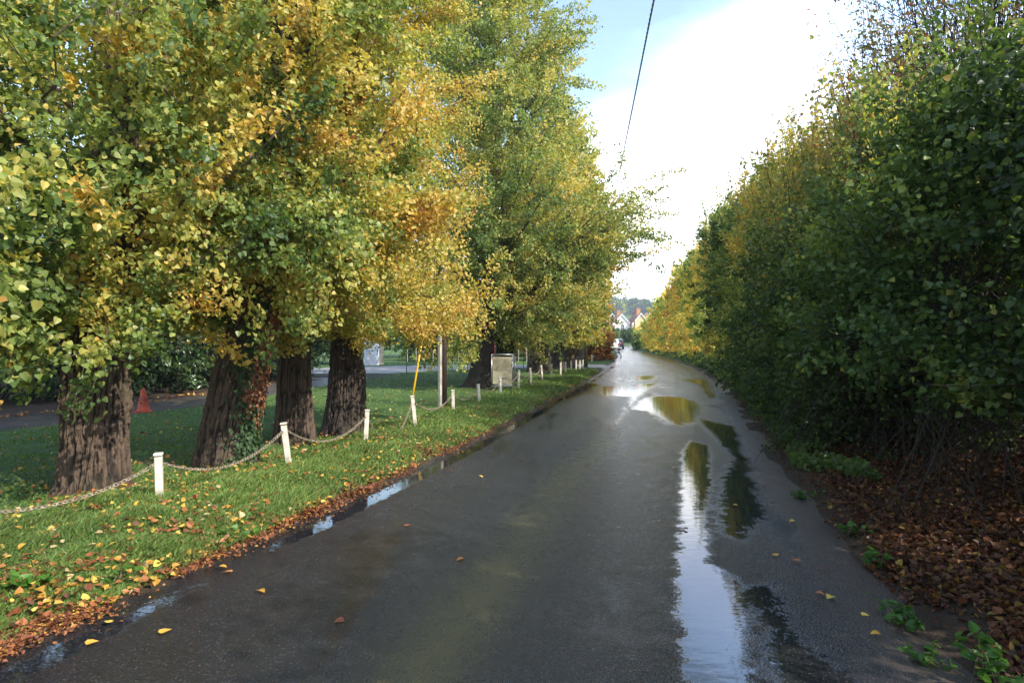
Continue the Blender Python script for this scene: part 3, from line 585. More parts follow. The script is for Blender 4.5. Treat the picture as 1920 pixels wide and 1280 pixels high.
hs('tall leggy shrub with upright leafy shoots against the sky', 15.5, 2.8, 2.1, 2.4, 6.2, 42000, .072, .36, .32, 36, z_low=-.2, bias=lambda P: .32*sstep(2.6, 4.6, P[:, 2]+.6*noise3(P[:, 0], P[:, 1], P[:, 2])), shoots=.45, stem_r=.012)
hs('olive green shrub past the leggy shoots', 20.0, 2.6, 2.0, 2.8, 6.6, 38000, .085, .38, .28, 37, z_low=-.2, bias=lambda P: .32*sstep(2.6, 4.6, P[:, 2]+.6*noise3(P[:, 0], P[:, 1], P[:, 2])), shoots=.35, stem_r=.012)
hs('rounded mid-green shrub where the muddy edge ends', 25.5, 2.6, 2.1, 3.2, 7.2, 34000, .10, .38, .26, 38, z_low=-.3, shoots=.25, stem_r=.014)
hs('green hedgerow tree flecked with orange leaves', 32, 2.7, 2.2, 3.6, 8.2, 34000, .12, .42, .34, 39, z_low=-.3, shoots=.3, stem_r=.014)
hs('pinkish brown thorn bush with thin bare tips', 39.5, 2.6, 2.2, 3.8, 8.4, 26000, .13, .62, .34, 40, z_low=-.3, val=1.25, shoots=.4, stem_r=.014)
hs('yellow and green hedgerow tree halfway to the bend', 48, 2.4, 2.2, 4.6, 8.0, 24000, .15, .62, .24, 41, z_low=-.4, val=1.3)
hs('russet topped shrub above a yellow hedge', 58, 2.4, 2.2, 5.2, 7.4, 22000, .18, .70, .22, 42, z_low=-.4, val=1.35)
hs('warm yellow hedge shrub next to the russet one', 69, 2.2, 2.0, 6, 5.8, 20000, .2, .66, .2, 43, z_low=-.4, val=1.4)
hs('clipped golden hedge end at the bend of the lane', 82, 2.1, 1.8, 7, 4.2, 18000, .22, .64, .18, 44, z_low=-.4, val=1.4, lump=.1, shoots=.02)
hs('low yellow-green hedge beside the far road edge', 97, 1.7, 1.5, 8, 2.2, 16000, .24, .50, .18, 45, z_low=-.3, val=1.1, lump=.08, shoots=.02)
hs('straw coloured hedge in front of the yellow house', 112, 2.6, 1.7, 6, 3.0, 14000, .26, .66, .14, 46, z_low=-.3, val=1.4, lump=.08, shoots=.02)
hs('low bramble mound at the litter edge below the hazel thicket', 8.3, 1.55, .9, 1.3, 1.5, 14000, .045, .16, .18, 131, val=.75, z_low=-.2, stem_r=.007)
hs('low leafy skirt of the hedge past the bramble mound', 10.8, 1.3, .9, 1.6, 2.0, 16000, .05, .18, .18, 132, val=.75, z_low=-.2, stem_r=.007)
hs('low dark skirt of the hedge beside the brown pool', 13.8, 1.4, .9, 1.8, 2.4, 15000, .06, .2, .2, 133, val=.75, z_low=-.2, stem_r=.007)
hs('low green skirt of the hedge where the muddy edge narrows', 17.4, 1.4, 1.0, 2.2, 2.6, 14000, .07, .26, .2, 134, z_low=-.2, stem_r=.007)
hs('unseen hedge bush beside the camera on the right, added to shade the near lane', .6, 3.2, 1.6, 1.9, 4.5, 9000, .10, .20, .2, 47, z_low=.3)  # hedge carried on out of view, added to shade the near litter and road
hs('unseen hedge bush behind the camera on the right, added for its shade', -2.8, 3.4, 1.6, 2.0, 4.4, 9000, .10, .20, .2, 48, z_low=.3)  # also out of view, put in for the shadow it throws forward
BT = 'thin tall trees rising behind the right hedgerow'
def bt(label, x, y, rx, h, nl, seed, size=.07, base=.55, z_low=3.0, **k):
    return shrub('hedgerow_tree', label, 'tree', BT, x, y, rx, rx, h, nl, size, base, .3, seed, z_low=z_low, table=BR_C, val=1.4, shape=OVAL, shoots=.6, stems=26, spread=.12, stem_r=.035, tw=(.4, 1.0), lump=.4, **k)
bt('sparse reddish brown tree against the sky at the top right', 7.6, 10.0, 1.7, 8.2, 10000, 51, size=.07)
bt('taller bronze-leaved tree at the right edge of the sky', 8.4, 8.0, 1.6, 7.6, 10000, 52, base=.5)
bt('russet and green tree filling behind the dark hedge', 9.2, 13.5, 1.9, 7.4, 12000, 53, base=.42)
# left background
LG = 'evergreen shrubs along the far side of the muddy track'
for i, (x, y, rx, h, lab) in enumerate([(-16.5, 14.5, 2.6, 4.0, 'glossy dark laurel at the far left edge behind the track'), (-13.6, 16.5, 2.2, 3.8, 'rhododendron with narrow whorled leaves left of the stout poplar trunk'),
        (-11.6, 19.0, 2.1, 3.8, 'dark laurel directly behind the orange cone'), (-10.9, 22.5, 2.2, 4.0, 'deep green laurel between the stout and the leaning poplar'),
        (-10.6, 26.0, 2.3, 4.0, 'dark evergreen seen between the two middle trunks'), (-19, 19.5, 3.2, 5.6, 'tall holly behind the laurels at far left'), (-15.5, 24, 3.2, 5.4, 'tall dark yew behind the laurels, centre left')]):
    shrub('evergreen_shrub', lab, 'shrub', LG, x, y, rx, rx, h, 17000, .13, .08 if i != 1 else .16, .12, 60+i, z_low=-.4, mat=DARKLEAF, shape=OVAL, val=.75, stems=8, shoots=.03)
BG_ = 'hedge shrubs beyond the driveway'
for i, (x, y, rx, h, n, sz, base, lab) in enumerate([
        (-13.5, 44, 2.6, 4.5, 12000, .17, .2, 'green garden bush left of the white gate'), (-5.8, 50, 2.2, 3.0, 10000, .17, .28, 'green hedge bush right of the stone gate pillar'), (-2.4, 51, 2.2, 3.2, 10000, .17, .34, 'olive hedge bush behind the stake fence'),
        (1.0, 51.5, 2.2, 2.6, 10000, .17, .66, 'brown-tinged hedge bush behind the roll cage'), (3.6, 52, 1.8, 2.8, 9000, .17, .75, 'rusty beech bush between the far trunks'), (-9, 60, 4.5, 7.5, 14000, .24, .3, 'large background tree behind the white gate'),
        (0, 64, 4.5, 7.0, 14000, .24, .3, 'round background tree behind the hedge bushes')]):
    shrub('hedge_shrub', lab, 'shrub', BG_, x, y, rx, rx*.8, h, n, sz, base, .2, 80+i, z_low=.05, stems=6, shoots=.05)
# rusty beech bush and orange tree near the lane edge
xb = X_at(1126, 52)
b1_ = shrub('beech_bush', 'rusty copper beech bush bulging over the lane edge beyond the driveway', 'shrub', None, xb-.6, 52, 1.1, 2.6, 1.9, 16000, .10, .95, .1, 95, z_low=.02, val=.9, stems=8, shoots=.02, lump=.12)
shrub('beech_bush', 'low brown beech hedge left of the thin white pole', 'shrub', None, X_at(1092, 55), 55, 1.4, 1.6, 2.2, 9000, .11, .95, .08, 96, z_low=.02, val=.8, stems=6, shoots=.02)
shrub('orange_tree', 'small tree with vivid orange autumn leaves above the copper bush', 'tree', None, X_at(1130, 63), 63, .75, 1.0, 2.9, 7000, .11, .86, .05, 97, z_low=.5, stems=6, shoots=.1, val=1.15)
shrub('laurel_hedge', 'clipped green hedge at the bend in front of the white gabled house', 'hedge', None, 27.0, 144, 8.5, 2.6, 2.5, 24000, .30, .22, .1, 98, z_low=.02, stems=6, shoots=.0, lump=.05)
shrub('laurel_hedge', 'green hedge behind the parked cars, left of the bend', 'hedge', None, 18.5, 136, 4.0, 2.4, 3.0, 14000, .30, .30, .12, 99, z_low=.02, stems=6, shoots=.0, lump=.08)

# ------------------------------------------------------------------ chain posts and chains
posts = [(-213, 1070, -213, 965), (300, 940, 298, 850), (543, 870, 533, 790), (685, 828, 688, 769), (779, 800, 773, 744), (850, 775, 849, 735), (899, 755, 897, 722), (939, 743, 938, 709), (972, 731, 973, 696),
         (996, 723, 994, 690), (1017, 716, 1015, 686), (1034, 710, 1034, 682), (1051, 704, 1051, 679), (1060.5, 699, 1060.5, 678), (1071, 695.5, 1071, 678), (1080, 694, 1080, 675), (1087, 692.5, 1087, 676), (1093, 691.5, 1093, 675)]
ordn = ['', 'first', 'second', 'third', 'fourth', 'fifth', 'sixth', 'seventh', 'eighth', 'ninth', 'tenth', 'eleventh', 'twelfth', 'thirteenth', 'fourteenth', 'fifteenth', 'sixteenth', 'seventeenth']
extra = {1: 'upright white wooden post by the stout poplar, nearest the camera', 2: 'white wooden post leaning left by the leaning poplar', 3: 'white wooden post just right of the dark-trunked poplar',
         4: 'white wooden post with the yellow stay guard rising behind it', 5: 'short white wooden post right of the tall cream post', 6: 'white wooden post in front of the flared poplar base', 7: 'white wooden post in front of the roll cage', 8: 'white wooden post just right of the roll cage'}
tops = []; PG = 'white posts carrying the chain along the verge'
for i, (bx_, by_, tx_, ty_) in enumerate(posts):
    d = (CAM_H-.08)*F/(by_-640); x = X_at(bx_, d); z = float(gz(x, d)); h = np.clip((by_-ty_)*d/F, .44, .62); lean = (tx_-bx_)*d/F/h
    if i == 0: h = .52
    lab = extra.get(i, 'small white wooden chain post, %s from the camera along the verge' % ordn[i])
    if i == 0: lab = 'white chain post outside the left edge of the photo'
    root = empty('chain_post', (x, d, z-.06), .25+.1*math.sin(i*2.1), lab, 'post', PG); root.rotation_euler[1] = lean; root.rotation_euler[0] = .03*math.sin(i*1.7)
    hh = h+.06; wd = .067
    MB().box((0, 0, hh/2-.01), (wd, wd, hh-.02), bev=.006).build('shaft', WHITE, root)
    MB().box((0, 0, hh+.004), (wd+.012, wd+.012, .024), bev=.006).build('cap', WHITE, root)
    tops.append(np.array([x+lean*(h-.06), d, z+h-.07]))
def chain(a, b_, sag, i, links=True):
    n = 60; t = np.linspace(0, 1, n); P = a[None]*(1-t[:, None])+b_[None]*t[:, None]; P[:, 2] -= sag*4*t*(1-t)
    g_ = gz(P[:, 0], P[:, 1])+.02; P[:, 2] = np.maximum(P[:, 2], g_)
    seg = np.linalg.norm(np.diff(P, axis=0), axis=1); s = np.concatenate([[0], np.cumsum(seg)])
    mb = MB(); pitch = .040 if i < 7 else .052; m = int(s[-1]/pitch); th = np.linspace(0, 2*np.pi, 9)[:-1]
    V = []; Fq = []; off = 0; ns = 5 if i < 4 else 4
    for k in range(m):
        c = np.array([np.interp((k+.5)*pitch, s, P[:, q]) for q in range(3)]); c2 = np.array([np.interp((k+.6)*pitch, s, P[:, q]) for q in range(3)])
        T = unit(c2-c); A = unit(np.cross(T, [0, 0, 1.])); B = np.cross(T, A); a_ = (A if k % 2 else B)*.85+(B if k % 2 else A)*.5; a_ = unit(a_-T*(a_@T)); nb = np.cross(T, a_)
        hl, hw, wr = pitch*.74, pitch*.36, .0046 if i < 7 else .0065
        ring = c+np.outer(np.cos(th)*hl, T)+np.outer(np.sin(th)*hw, a_); rad = unit(ring-c)
        ph = np.linspace(0, 2*np.pi, ns, endpoint=False)
        v = ring[:, None]+wr*(np.cos(ph)[None, :, None]*rad[:, None]+np.sin(ph)[None, :, None]*nb[None, None])
        ii = np.arange(8)[:, None]*ns; i2 = ((np.arange(8)+1) % 8)[:, None]*ns; kk = np.arange(ns)[None]; k2 = (kk+1) % ns
        Fq.append(np.stack([ii+kk, ii+k2, i2+k2, i2+kk], -1).reshape(-1, 4)+off); V.append(v.reshape(-1, 3)); off += 8*ns
    if i == 0: lab = 'chain sagging from the nearest white post out of the left of the photo'
    elif i == 1: lab = 'rusty chain hanging between the nearest and the left-leaning white post'
    elif i == 2: lab = 'rusty chain hanging in front of the slim poplar and the dark-trunked poplar'
    elif i == 3: lab = 'slack chain touching the grass before the yellow stay guard'
    elif i == 4: lab = 'chain passing in front of the tall cream post'
    else: lab = 'thin chain hanging between the %s and %s white posts' % (ordn[i], ordn[i+1])
    o = npmesh('chain', np.concatenate(V), np.concatenate(Fq), CHAINM, smooth=True); tag(o, lab, 'chain', 'chains hung between the white posts')
sags = [.22, .24, .26, .52, .24, .2, .2, .2, .2, .2, .2]
for i in range(11): chain(tops[i], tops[i+1], sags[i], i)

# ------------------------------------------------------------------ tall cream post, dark pole, stay
d = 14.6; x = X_at(825, d); z = float(gz(x, d))
MBp = MB(); root = empty('cream_post', (x, d, z-.05), .95, 'tall cream painted square post in front of the dark pole, its top in the leaves', 'post')
MB().box((0, 0, 1.05), (.072, .072, 2.1), bev=.008).build('shaft', CREAM, root); MB().box((0, 0, 2.112), (.085, .085, .024), bev=.006).build('cap', WHITE, root)
d2 = 15.0; x2 = X_at(832.5, d2)
root = empty('utility_pole', (x2, d2, z-.05), 0, 'dark brown utility pole behind the cream post, rising into the leaves', 'pole', 'wooden poles')
MB().tube([(0, 0, 0), (0, 0, 2.5), (0, 0, 5.0)], [.075, .07, .062], 14).build('shaft', TIMBER, root, smooth=True)
MB().box((0, -.1, 4.35), (.16, .12, .24), bev=.02).build('junction_box', BLACK, root)
ga = np.array([X_at(767, 12.9), 12.9, float(gz(X_at(767, 12.9), 12.9))]); gb = np.array([x2, d2-.05, z+4.6])
YEL = simple('yellow_plastic', (.85, .52, .03), .4, var=.12)
root = empty('stay_wire', tuple(ga), 0, 'stay wire in a yellow plastic guard leaning up from behind the fourth white post', 'stay wire')
D_ = gb-ga
MB().tube([D_*0, D_], .006, 6).build('wire', GALV, root, smooth=True)
MB().tube([D_*.09, D_*.45], .021, 10).build('guard', YEL, root, smooth=True)

# ------------------------------------------------------------------ brown pole, far pole, cable
d = 38.2; x = X_at(1098, d); z = float(gz(x, d))
root = empty('utility_pole', (x, d, z-.05), 0, 'brown wooden pole standing at the corner of verge and driveway', 'pole', 'wooden poles')
MB().tube([(0, 0, 0), (0, 0, 3), (0, 0, 6.2)], [.13, .12, .1], 14).build('shaft', TIMBERL, root, smooth=True)
MB().box((0, -.14, 1.7), (.14, .02, .18), bev=.004).build('plate', WHITE, root)
d = 60; x = X_at(1132, d); z = float(gz(x, d)); ht = Z_at(440, d)-z
root = empty('utility_pole', (x, d, z-.05), 0, 'far utility pole in the poplar foliage where the overhead cable ends', 'pole', 'wooden poles')
MB().tube([(0, 0, 0), (0, 0, ht*.5), (0, 0, ht+.5)], [.15, .13, .11], 12).build('shaft', TIMBER, root, smooth=True)
MB().box((0, 0, ht-.3), (1.1, .1, .1), bev=.01).build('cross_arm', TIMBER, root)
CABM = simple('blue_black_cable', (.03, .07, .16), .45, var=.2, scale=3)
E1 = np.array([x, d, z+ht]); E0 = np.array([X_at(1226, 13.9), 13.9, Z_at(0, 13.9)]); dirn = (E0-E1)/(d-13.9); E2 = E1+dirn*(d+30)
t = np.linspace(0, 1, 70); Pc = E1[None]*(1-t[:, None])+E2[None]*t[:, None]
# shallow sag that still passes through the two sight points
Pc[:, 2] += np.interp(t, [0, 1], [0, 0])-.55*np.sin(np.clip((60-Pc[:, 1])/46.1, 0, 1)*np.pi)+ .0
mb = MB()
for ph in (0, np.pi):
    tt = np.linspace(0, 1, 1400); Q = np.stack([np.interp(tt, t, Pc[:, c]) for c in range(3)], 1); a_ = tt*90/.45*2*np.pi+ph
    Q[:, 0] += .011*np.cos(a_); Q[:, 2] += .011*np.sin(a_); V, Fq = tubes([(Q, np.full(len(Q), .0165))], 5); mb.add(V, [tuple(f) for f in Fq])
o = mb.build('overhead_cable', CABM, smooth=True, world=True); tag(o, 'twisted dark blue overhead cable crossing the sky above the lane', 'cable')

# thin white pole and small marker beyond the driveway
d = 50.; x = X_at(1112, d); z = float(gz(x, d)); root = empty('marker_pole', (x, d, z), 0, 'thin white pole on the grass beyond the driveway', 'pole')
MB().tube([(0, 0, -.05), (0, 0, 1.75)], .035, 8).build('shaft', WHITE, root, smooth=True); MB().tube([(0, 0, 1.75), (0, 0, 1.79)], [.045, .03], 8).build('cap', WHITE, root)
x = X_at(1109.5, 48); root = empty('marker_post', (x, 48, float(gz(x, 48))), .2, 'tiny white marker post left of the thin white pole', 'post')
MB().box((0, 0, .22), (.09, .09, .5), bev=.01).build('shaft', WHITE, root); MB().box((0, 0, .485), (.11, .11, .03), bev=.006).build('cap', WHITE, root)

# ------------------------------------------------------------------ traffic cone
d = 13.6; x = X_at(269, d); z = float(gz(x, d)); ORG = simple('faded_orange_rubber', (.62, .085, .03), .55, var=.3, scale=9, dirt=(.35, .06, .03))
root = empty('traffic_cone', (x, d, z), .3, 'faded orange traffic cone with a bent top on the grass by the track', 'traffic cone')
MB().tube([(0, 0, .03), (0, 0, .06), (.004, 0, .25), (.0, 0, .40), (-.02, 0, .49), (-.045, 0, .54)], [.15, .125, .088, .06, .042, .034], 18).build('cone_body', ORG, root, smooth=True)
MB().box((0, 0, .018), (.34, .34, .036), bev=.012).build('base', ORG, root)
MB().tube([(0.003, 0, .24), (.003, 0, .30)], [.0925, .0815], 18, cap=False).build('band', simple('grubby_cone_band', (.30, .05, .03), .6), root, smooth=True)

# ------------------------------------------------------------------ roll cage
d = 20.2; x = X_at(944, d); z = float(gz(x, d)); BEI = simple('beige_mesh_cover', (.50, .44, .30), .8, var=.25, scale=5, bump=.2, dirt=(.40, .34, .22))
root = empty('roll_cage', (x, d, z+.0), -.12, 'galvanised roll cage with a beige lattice front panel standing against the flared poplar', 'roll cage')
hw, dp, H0, H1 = .33, .30, .14, 1.10
mb = MB()
for sx in (-1, 1):
    for sy in (-1, 1): mb.tube([(sx*hw, sy*dp, H0), (sx*hw, sy*dp, H1)], .016, 8)
for zz in (H0, H1):
    for sy in (-1, 1): mb.tube([(-hw+.016, sy*dp, zz), (hw-.016, sy*dp, zz)], .014, 8)
for sx in (-1, 1): mb.tube([(sx*hw, -dp+.016, H1), (sx*hw, dp-.016, H1)], .014, 8)
for k in range(9):
    for sx in (-1, 1): mb.tube([(sx*hw, -dp+.02, H0+.08+k*.1), (sx*hw, dp-.02, H0+.08+k*.1)], .005, 6)
for k in range(9): mb.tube([(-hw+.07*(k+1)-.02, dp, H0+.01), (-hw+.07*(k+1)-.02, dp, H1-.01)], .005, 6)
mb.build('frame', GALV, root, smooth=True)
MB().box((0, 0, H0-.03), (2*hw, 2*dp, .03), bev=.006).build('base', GALV, root)
MB().box((0, -dp-.005, .60), (2*hw-.06, .018, .84), bev=.004).build('front_panel', BEI, root)
lat = MB()
for k in range(17): lat.box((-hw+.07+k*(2*hw-.14)/16, -dp-.020, .80), (.012, .010, .38))
for k in range(12): lat.box((0, -dp-.0225, .62+k*.034), (2*hw-.12, .008, .010))
lat.build('lattice', BEI, root)
MB().box((.03, -dp-.020, .36), (.22, .012, .022), bev=.004).build('handle', BLACK, root)
for sx in (-1, 1):
    MB().box((sx*(hw+.02), -dp, .66), (.03, .05, .09), bev=.008).build('latch', BLACK, root)
    for sy in (-1, 1):
        c_ = MB().tube([(sx*(hw-.05)-.015, sy*(dp-.06), .05), (sx*(hw-.05)+.015, sy*(dp-.06), .05)], .05, 12); c_.box((sx*(hw-.05), sy*(dp-.06), .085), (.045, .05, .045)); c_.build('castor', BLACK, root)

# ------------------------------------------------------------------ cars
GLASS = simple('car_glass', (.02, .025, .03), .08, var=.05); RIM = simple('alloy_rim', (.4, .4, .42), .3, .8); REDL = simple('red_lamp_lens', (.5, .02, .015), .2); ORL = simple('amber_lamp_lens', (.7, .2, .03), .2)
PLATE = simple('yellow_number_plate', (.7, .5, .08), .5)
def car(label, x, y, rz, paint, h=1.48, wdt=1.72, ln=4.0, group='cars parked along the lane'):
    z = float(zt(y))+.02 if x > Lx(y) else float(gz(x, y))+.05; root = empty('parked_car', (x, y, z), rz, label, 'car', group); hw = wdt/2
    def loft(secs, name, mat, par=root):
        m = len(secs); V = np.concatenate(secs); n = len(secs[0]); F = [(i*n+k, i*n+(k+1) % n, (i+1)*n+(k+1) % n, (i+1)*n+k) for i in range(m-1) for k in range(n)]+[tuple(range(n-1, -1, -1)), tuple((m-1)*n+k for k in range(n))]
        return MB().add(V, F).build(name, mat, par, smooth=False)
    def sec(yy, w_, z0_, z1_, tw_=None):
        tw_ = tw_ or w_*.93; zm = z0_+(z1_-z0_)*.55
        return np.array([(-w_*.92, yy, z0_), (-w_, yy, z0_+.12), (-w_, yy, zm), (-tw_, yy, z1_-.03), (-tw_*.94, yy, z1_), (tw_*.94, yy, z1_), (tw_, yy, z1_-.03), (w_, yy, zm), (w_, yy, z0_+.12), (w_*.92, yy, z0_)])
    hl = ln/2
    loft([sec(-hl, hw*.93, .34, .86), sec(-hl+.08, hw*.98, .24, .95), sec(-hl*.4, hw, .2, .96), sec(hl*.4, hw, .2, .93), sec(hl-.25, hw*.96, .22, .80), sec(hl, hw*.86, .32, .66)], 'body', paint)
    cab = loft([sec(-hl+.1, hw*.90, .93, 1.02, hw*.86), sec(-hl+.45, hw*.9, .93, h-.05, hw*.72), sec(-hl+.9, hw*.9, .93, h, hw*.74), sec(.1, hw*.9, .93, h-.02, hw*.74), sec(hl*.5, hw*.9, .93, .98, hw*.84)], 'cabin', paint)
    MB().add([(-hw*.66, -hl+.14-.005, 1.03), (hw*.66, -hl+.14-.005, 1.03), (hw*.58, -hl+.43, h-.10), (-hw*.58, -hl+.43, h-.10)], [(0, 1, 2, 3)]).build('rear_window', GLASS, root)
    for s in (-1, 1):
        MB().add([(s*(hw*.905), -hl+.6, 1.0), (s*(hw*.905), .75, 1.0), (s*(hw*.775), .2, h-.10), (s*(hw*.765), -hl+.75, h-.10)], [(0, 1, 2, 3)]).build('side_window', GLASS, root)
        MB().box((s*hw*.84, -hl+.02, .80), (.16, .10, .30), bev=.02).build('tail_light', REDL, root)
        MB().box((s*(hw+.09), .62, 1.0), (.16, .1, .12), bev=.02).build('door_mirror', paint, root)
        for yy in (-hl+.75, hl-.8):
            tb_ = MB().tube([(s*(hw-.19), yy, .31), (s*(hw+.01), yy, .31)], .31, 18).build('wheel', BLACK, root, smooth=False); MB().tube([(s*(hw+.0), yy, .31), (s*(hw+.018), yy, .31)], .2, 14).build('rim', RIM, tb_)
    MB().box((0, -hl-.02, .42), (wdt*.9, .10, .16), bev=.03).build('rear_bumper', paint, root)
    MB().box((0, -hl-.03, .66), (.5, .02, .11), bev=.004).build('number_plate', PLATE, root)
def paint(n, c): 
    m = simple(n, c, .25, var=.03); m.node_tree.nodes['Principled BSDF'].inputs['Coat Weight'].default_value = .6; return m
car('white car parked at the left lane edge, seen from behind past the copper bush', X_at(1149.5, 84), 84, -.16, paint('white_car_paint', (.75, .76, .78)))
car('dark blue-grey car parked beyond the white car', X_at(1159, 100), 100, -.22, paint('dark_car_paint', (.03, .04, .06)))
car('red car on the driveway almost hidden behind the flared poplar', X_at(909, 43), 43, .1, paint('red_car_paint', (.5, .02, .02)), h=1.45)

# ------------------------------------------------------------------ gate, pillar, stake fence
STONE = simple('pale_stone_block', (.55, .46, .33), .85, var=.3, scale=7, bump=.5)
d = 42.5; x = X_at(713, d); z = float(gz(x, d)); root = empty('gate_pillar', (x, d, z-.05), .1, 'square sandy stone gate pillar right of the white gate', 'pillar')
MB().box((0, 0, .8), (.42, .42, 1.6), bev=.02).build('shaft', STONE, root); MB().box((0, 0, 1.64), (.54, .54, .08), bev=.02).build('cap', STONE, root)
PAL = simple('pale_blue_white_paint', (.66, .72, .78), .5, var=.1)
d = 38.5; x = X_at(697, d); z = float(gz(x, d)); root = empty('white_gate', (x, d, z+.05), .9, 'pale bluish white boarded gate standing open beside the stone pillar', 'gate')
mb = MB()
for k in range(7): mb.box((-.48+k*.16, 0, .85), (.15, .03, 1.62), bev=.004)
mb.build('boards', PAL, root)
for zz in (.25, .85, 1.45): MB().box((0, .035, zz), (1.12, .035, .12), bev=.004).build('rail', PAL, root)
MB().box((.42, -.03, .9), (.04, .03, .16), bev=.006).build('handle', BLACK, root)
STK = simple('pale_stake_wood', (.45, .40, .33), .8, var=.3)
fy = 46.5; root = empty('stake_fence', (-2, fy, float(gz(-2, fy))), 0, 'low fence of thin pale stakes with wires in front of the hedge bushes', 'fence')
for k in range(16):
    xx = -5.6+k*.62; MB().tube([(xx, .1*math.sin(k), -.1), (xx+.05*math.sin(k*3.1), .1*math.sin(k), .95+.12*math.sin(k*1.9))], .028, 6).build('stake', STK, root)
for zz in (.35, .7): MB().tube([(-5.6, 0, zz), (3.7, 0, zz)], .006, 5).build('fence_wire', GALV, root)
SG = 'thin bare saplings on the driveway edge'
for px_, d, lab in ((762, 30, 'thin bare sapling on the lawn below the yellow orange leaves'), (848, 34, 'thin bare sapling left of the flared poplar, by the drive'), (876, 33, 'slanting thin sapling closest to the flared poplar'), (981, 36, 'thin dark sapling between the roll cage and the thick trunk')):
    x = X_at(px_, d); z = float(gz(x, d)); root = empty('sapling', (x, d, z), 0, lab, 'sapling', SG); r = np.random.default_rng(px_)
    MB().tube([(0, 0, -.05), (.02, 0, .6), (.05+.05*r.normal(), 0, 1.3), (.02, 0, 2.0)], [.022, .018, .013, .006], 6).build('stem', TWIG, root)
    A = np.array([(0, 0, 1.0+.2*k) for k in range(5)]); B = A+unit(r.normal(size=(5, 3))+[0, 0, .5])*.45
    V, Fq = tubes([(np.array([a+[.03, 0, 0], (a+b)/2+.02, b]), np.array([.006, .004, .002])) for a, b in zip(A, B)], 4); npmesh('twigs', V, Fq, TWIG, root, world=False)
    tw_ = np.stack([A, B], 1)+np.array(root.location); foliage('leaves', root, tw_, 60, .06, .5, .2, r)

# ------------------------------------------------------------------ houses
RW = simple('white_render', (.82, .80, .76), .8, var=.06); YW = simple('yellow_render', (.68, .50, .28), .8, var=.1); BRK = simple('orange_brick', (.50, .22, .11), .85, var=.3, scale=3)
TILE = simple('red_brown_tiles', (.30, .13, .08), .8, var=.3, scale=2, bump=.4, bscale=8); FRM = simple('window_frame_white', (.8, .8, .8), .4); WG = simple('window_glass', (.03, .035, .045), .06); DKT = simple('dark_timber_wall', (.10, .08, .07), .8)
def house(label, xc, y, gw, eave, apex, depth, wall, chim=None, windows=(), rz=0, base=None, bx=.3):
    z = float(zt(y))-.3 if base is None else base; root = empty('house', (xc, y, z), rz, label, 'house', 'houses beyond the bend'); h = gw/2
    MB().prism([(-h, 0), (h, 0), (h, eave), (0, apex), (-h, eave)], 0, depth).build('wall', wall, root)
    sl2 = (apex-eave)/h; th = .18
    rf = None
    for s in (-1, 1):
        o = MB().prism([(0, apex+.02), (s*(h+bx), apex-sl2*(h+bx)+.02), (s*(h+bx), apex-sl2*(h+bx)+th+.02), (0, apex+th+.02)], -.35, depth+.35).build('roof', TILE, root); rf = rf or o
        MB().prism([(0, apex-.22), (s*(h+bx+.02), apex-sl2*(h+bx+.02)-.22), (s*(h+bx+.02), apex-sl2*(h+bx)+.16), (0, apex+.18)], -.42, -.36).build('bargeboard', FRM, root)
    if chim:
        cx, cy, ch, cw = chim; ob = MB().box((cx, cy, apex+ch/2-.4), (cw, .7, ch+.8), bev=.02); ob.box((cx, cy, apex+ch-.12), (cw+.14, .84, .16)); c_ = ob.build('chimney', BRK, rf)
        for k in (-1, 1): MB().tube([(cx+k*cw*.24, cy, apex+ch), (cx+k*cw*.24, cy, apex+ch+.5)], [.16, .12], 10).build('chimney_pot', BRK, rf)
    for wx, wz, ww, wh in windows:
        wn = MB().box((wx, -.03, wz), (ww, .05, wh)).build('window', WG, root); fm = MB()
        for s in (-1, 1): fm.box((wx+s*ww/2, -.07, wz), (.09, .09, wh+.18)); fm.box((wx, -.07, wz+s*wh/2), (ww-.09, .085, .09))
        fm.box((wx, -.068, wz), (.06, .07, wh-.1)); fm.box((wx, -.064, wz), (ww-.1, .06, .06)); fm.build('frame', FRM, wn)
    return root
d = 215.; zb = float(zt(d))-.3
def Hh(px_, py_, dd=d): return X_at(px_, dd), Z_at(py_, dd)-zb
xc, ap = Hh(1165.5, 589); ev = Hh(1150, 606)[1]; gw = 31*d/F
house('white rendered house with a steep gable and one window, middle of the far houses', xc, d, gw, ev, ap, 12, RW, chim=(-.6, 2.5, 1.1, 1.25), windows=[(.35, Hh(0, 613.5)[1], 1.2, 1.7), (-1.4, 2.2, 1.1, 1.5)])
xc, ap = Hh(1198.5, 587.5); ev = Hh(1182, 606)[1]
house('yellow rendered gabled house with an orange brick chimney, right of the white house', xc, d-3, 31*d/F, ev, ap, 14, YW, chim=(-.5, 2.0, 1.6, 1.3), windows=[(.2, 2.6, 1.2, 1.5)])
xc, ap = Hh(1143, 590.5, d+16); ev = Hh(1150, 606)[1]
house('dark timbered house with a white bargeboard, leftmost of the far houses', xc+1, d+16, 30*d/F, ev-.5, ap, 12, DKT, windows=[(.5, ev, 1.0, 1.2)])
xc, ap = Hh(1190, 592, d+22)
house('red roofed house showing only its roof and chimney between the two gables', xc+8, d+22, 13, ap-4.5, ap-1, 10, BRK, chim=(-8+4.8, 2.0, 1.0, 1.2))
for px_, d_, ty_, lab in ((1189.5, 150, 582, 'bare brown pole in front of the yellow house'), (1143, 150, 592, 'dark pole left of the white house')):
    x = X_at(px_, d_); z = float(zt(d_)); root = empty('utility_pole', (x, d_, z), 0, lab, 'pole', 'wooden poles'); hh = Z_at(ty_, d_)-z
    MB().tube([(0, 0, -.2), (0, 0, hh)], [.17, .11], 10).build('shaft', TIMBER, root, smooth=True); MB().box((0, -.12, hh-.5), (.9, .08, .08)).build('cross_arm', TIMBER, root)

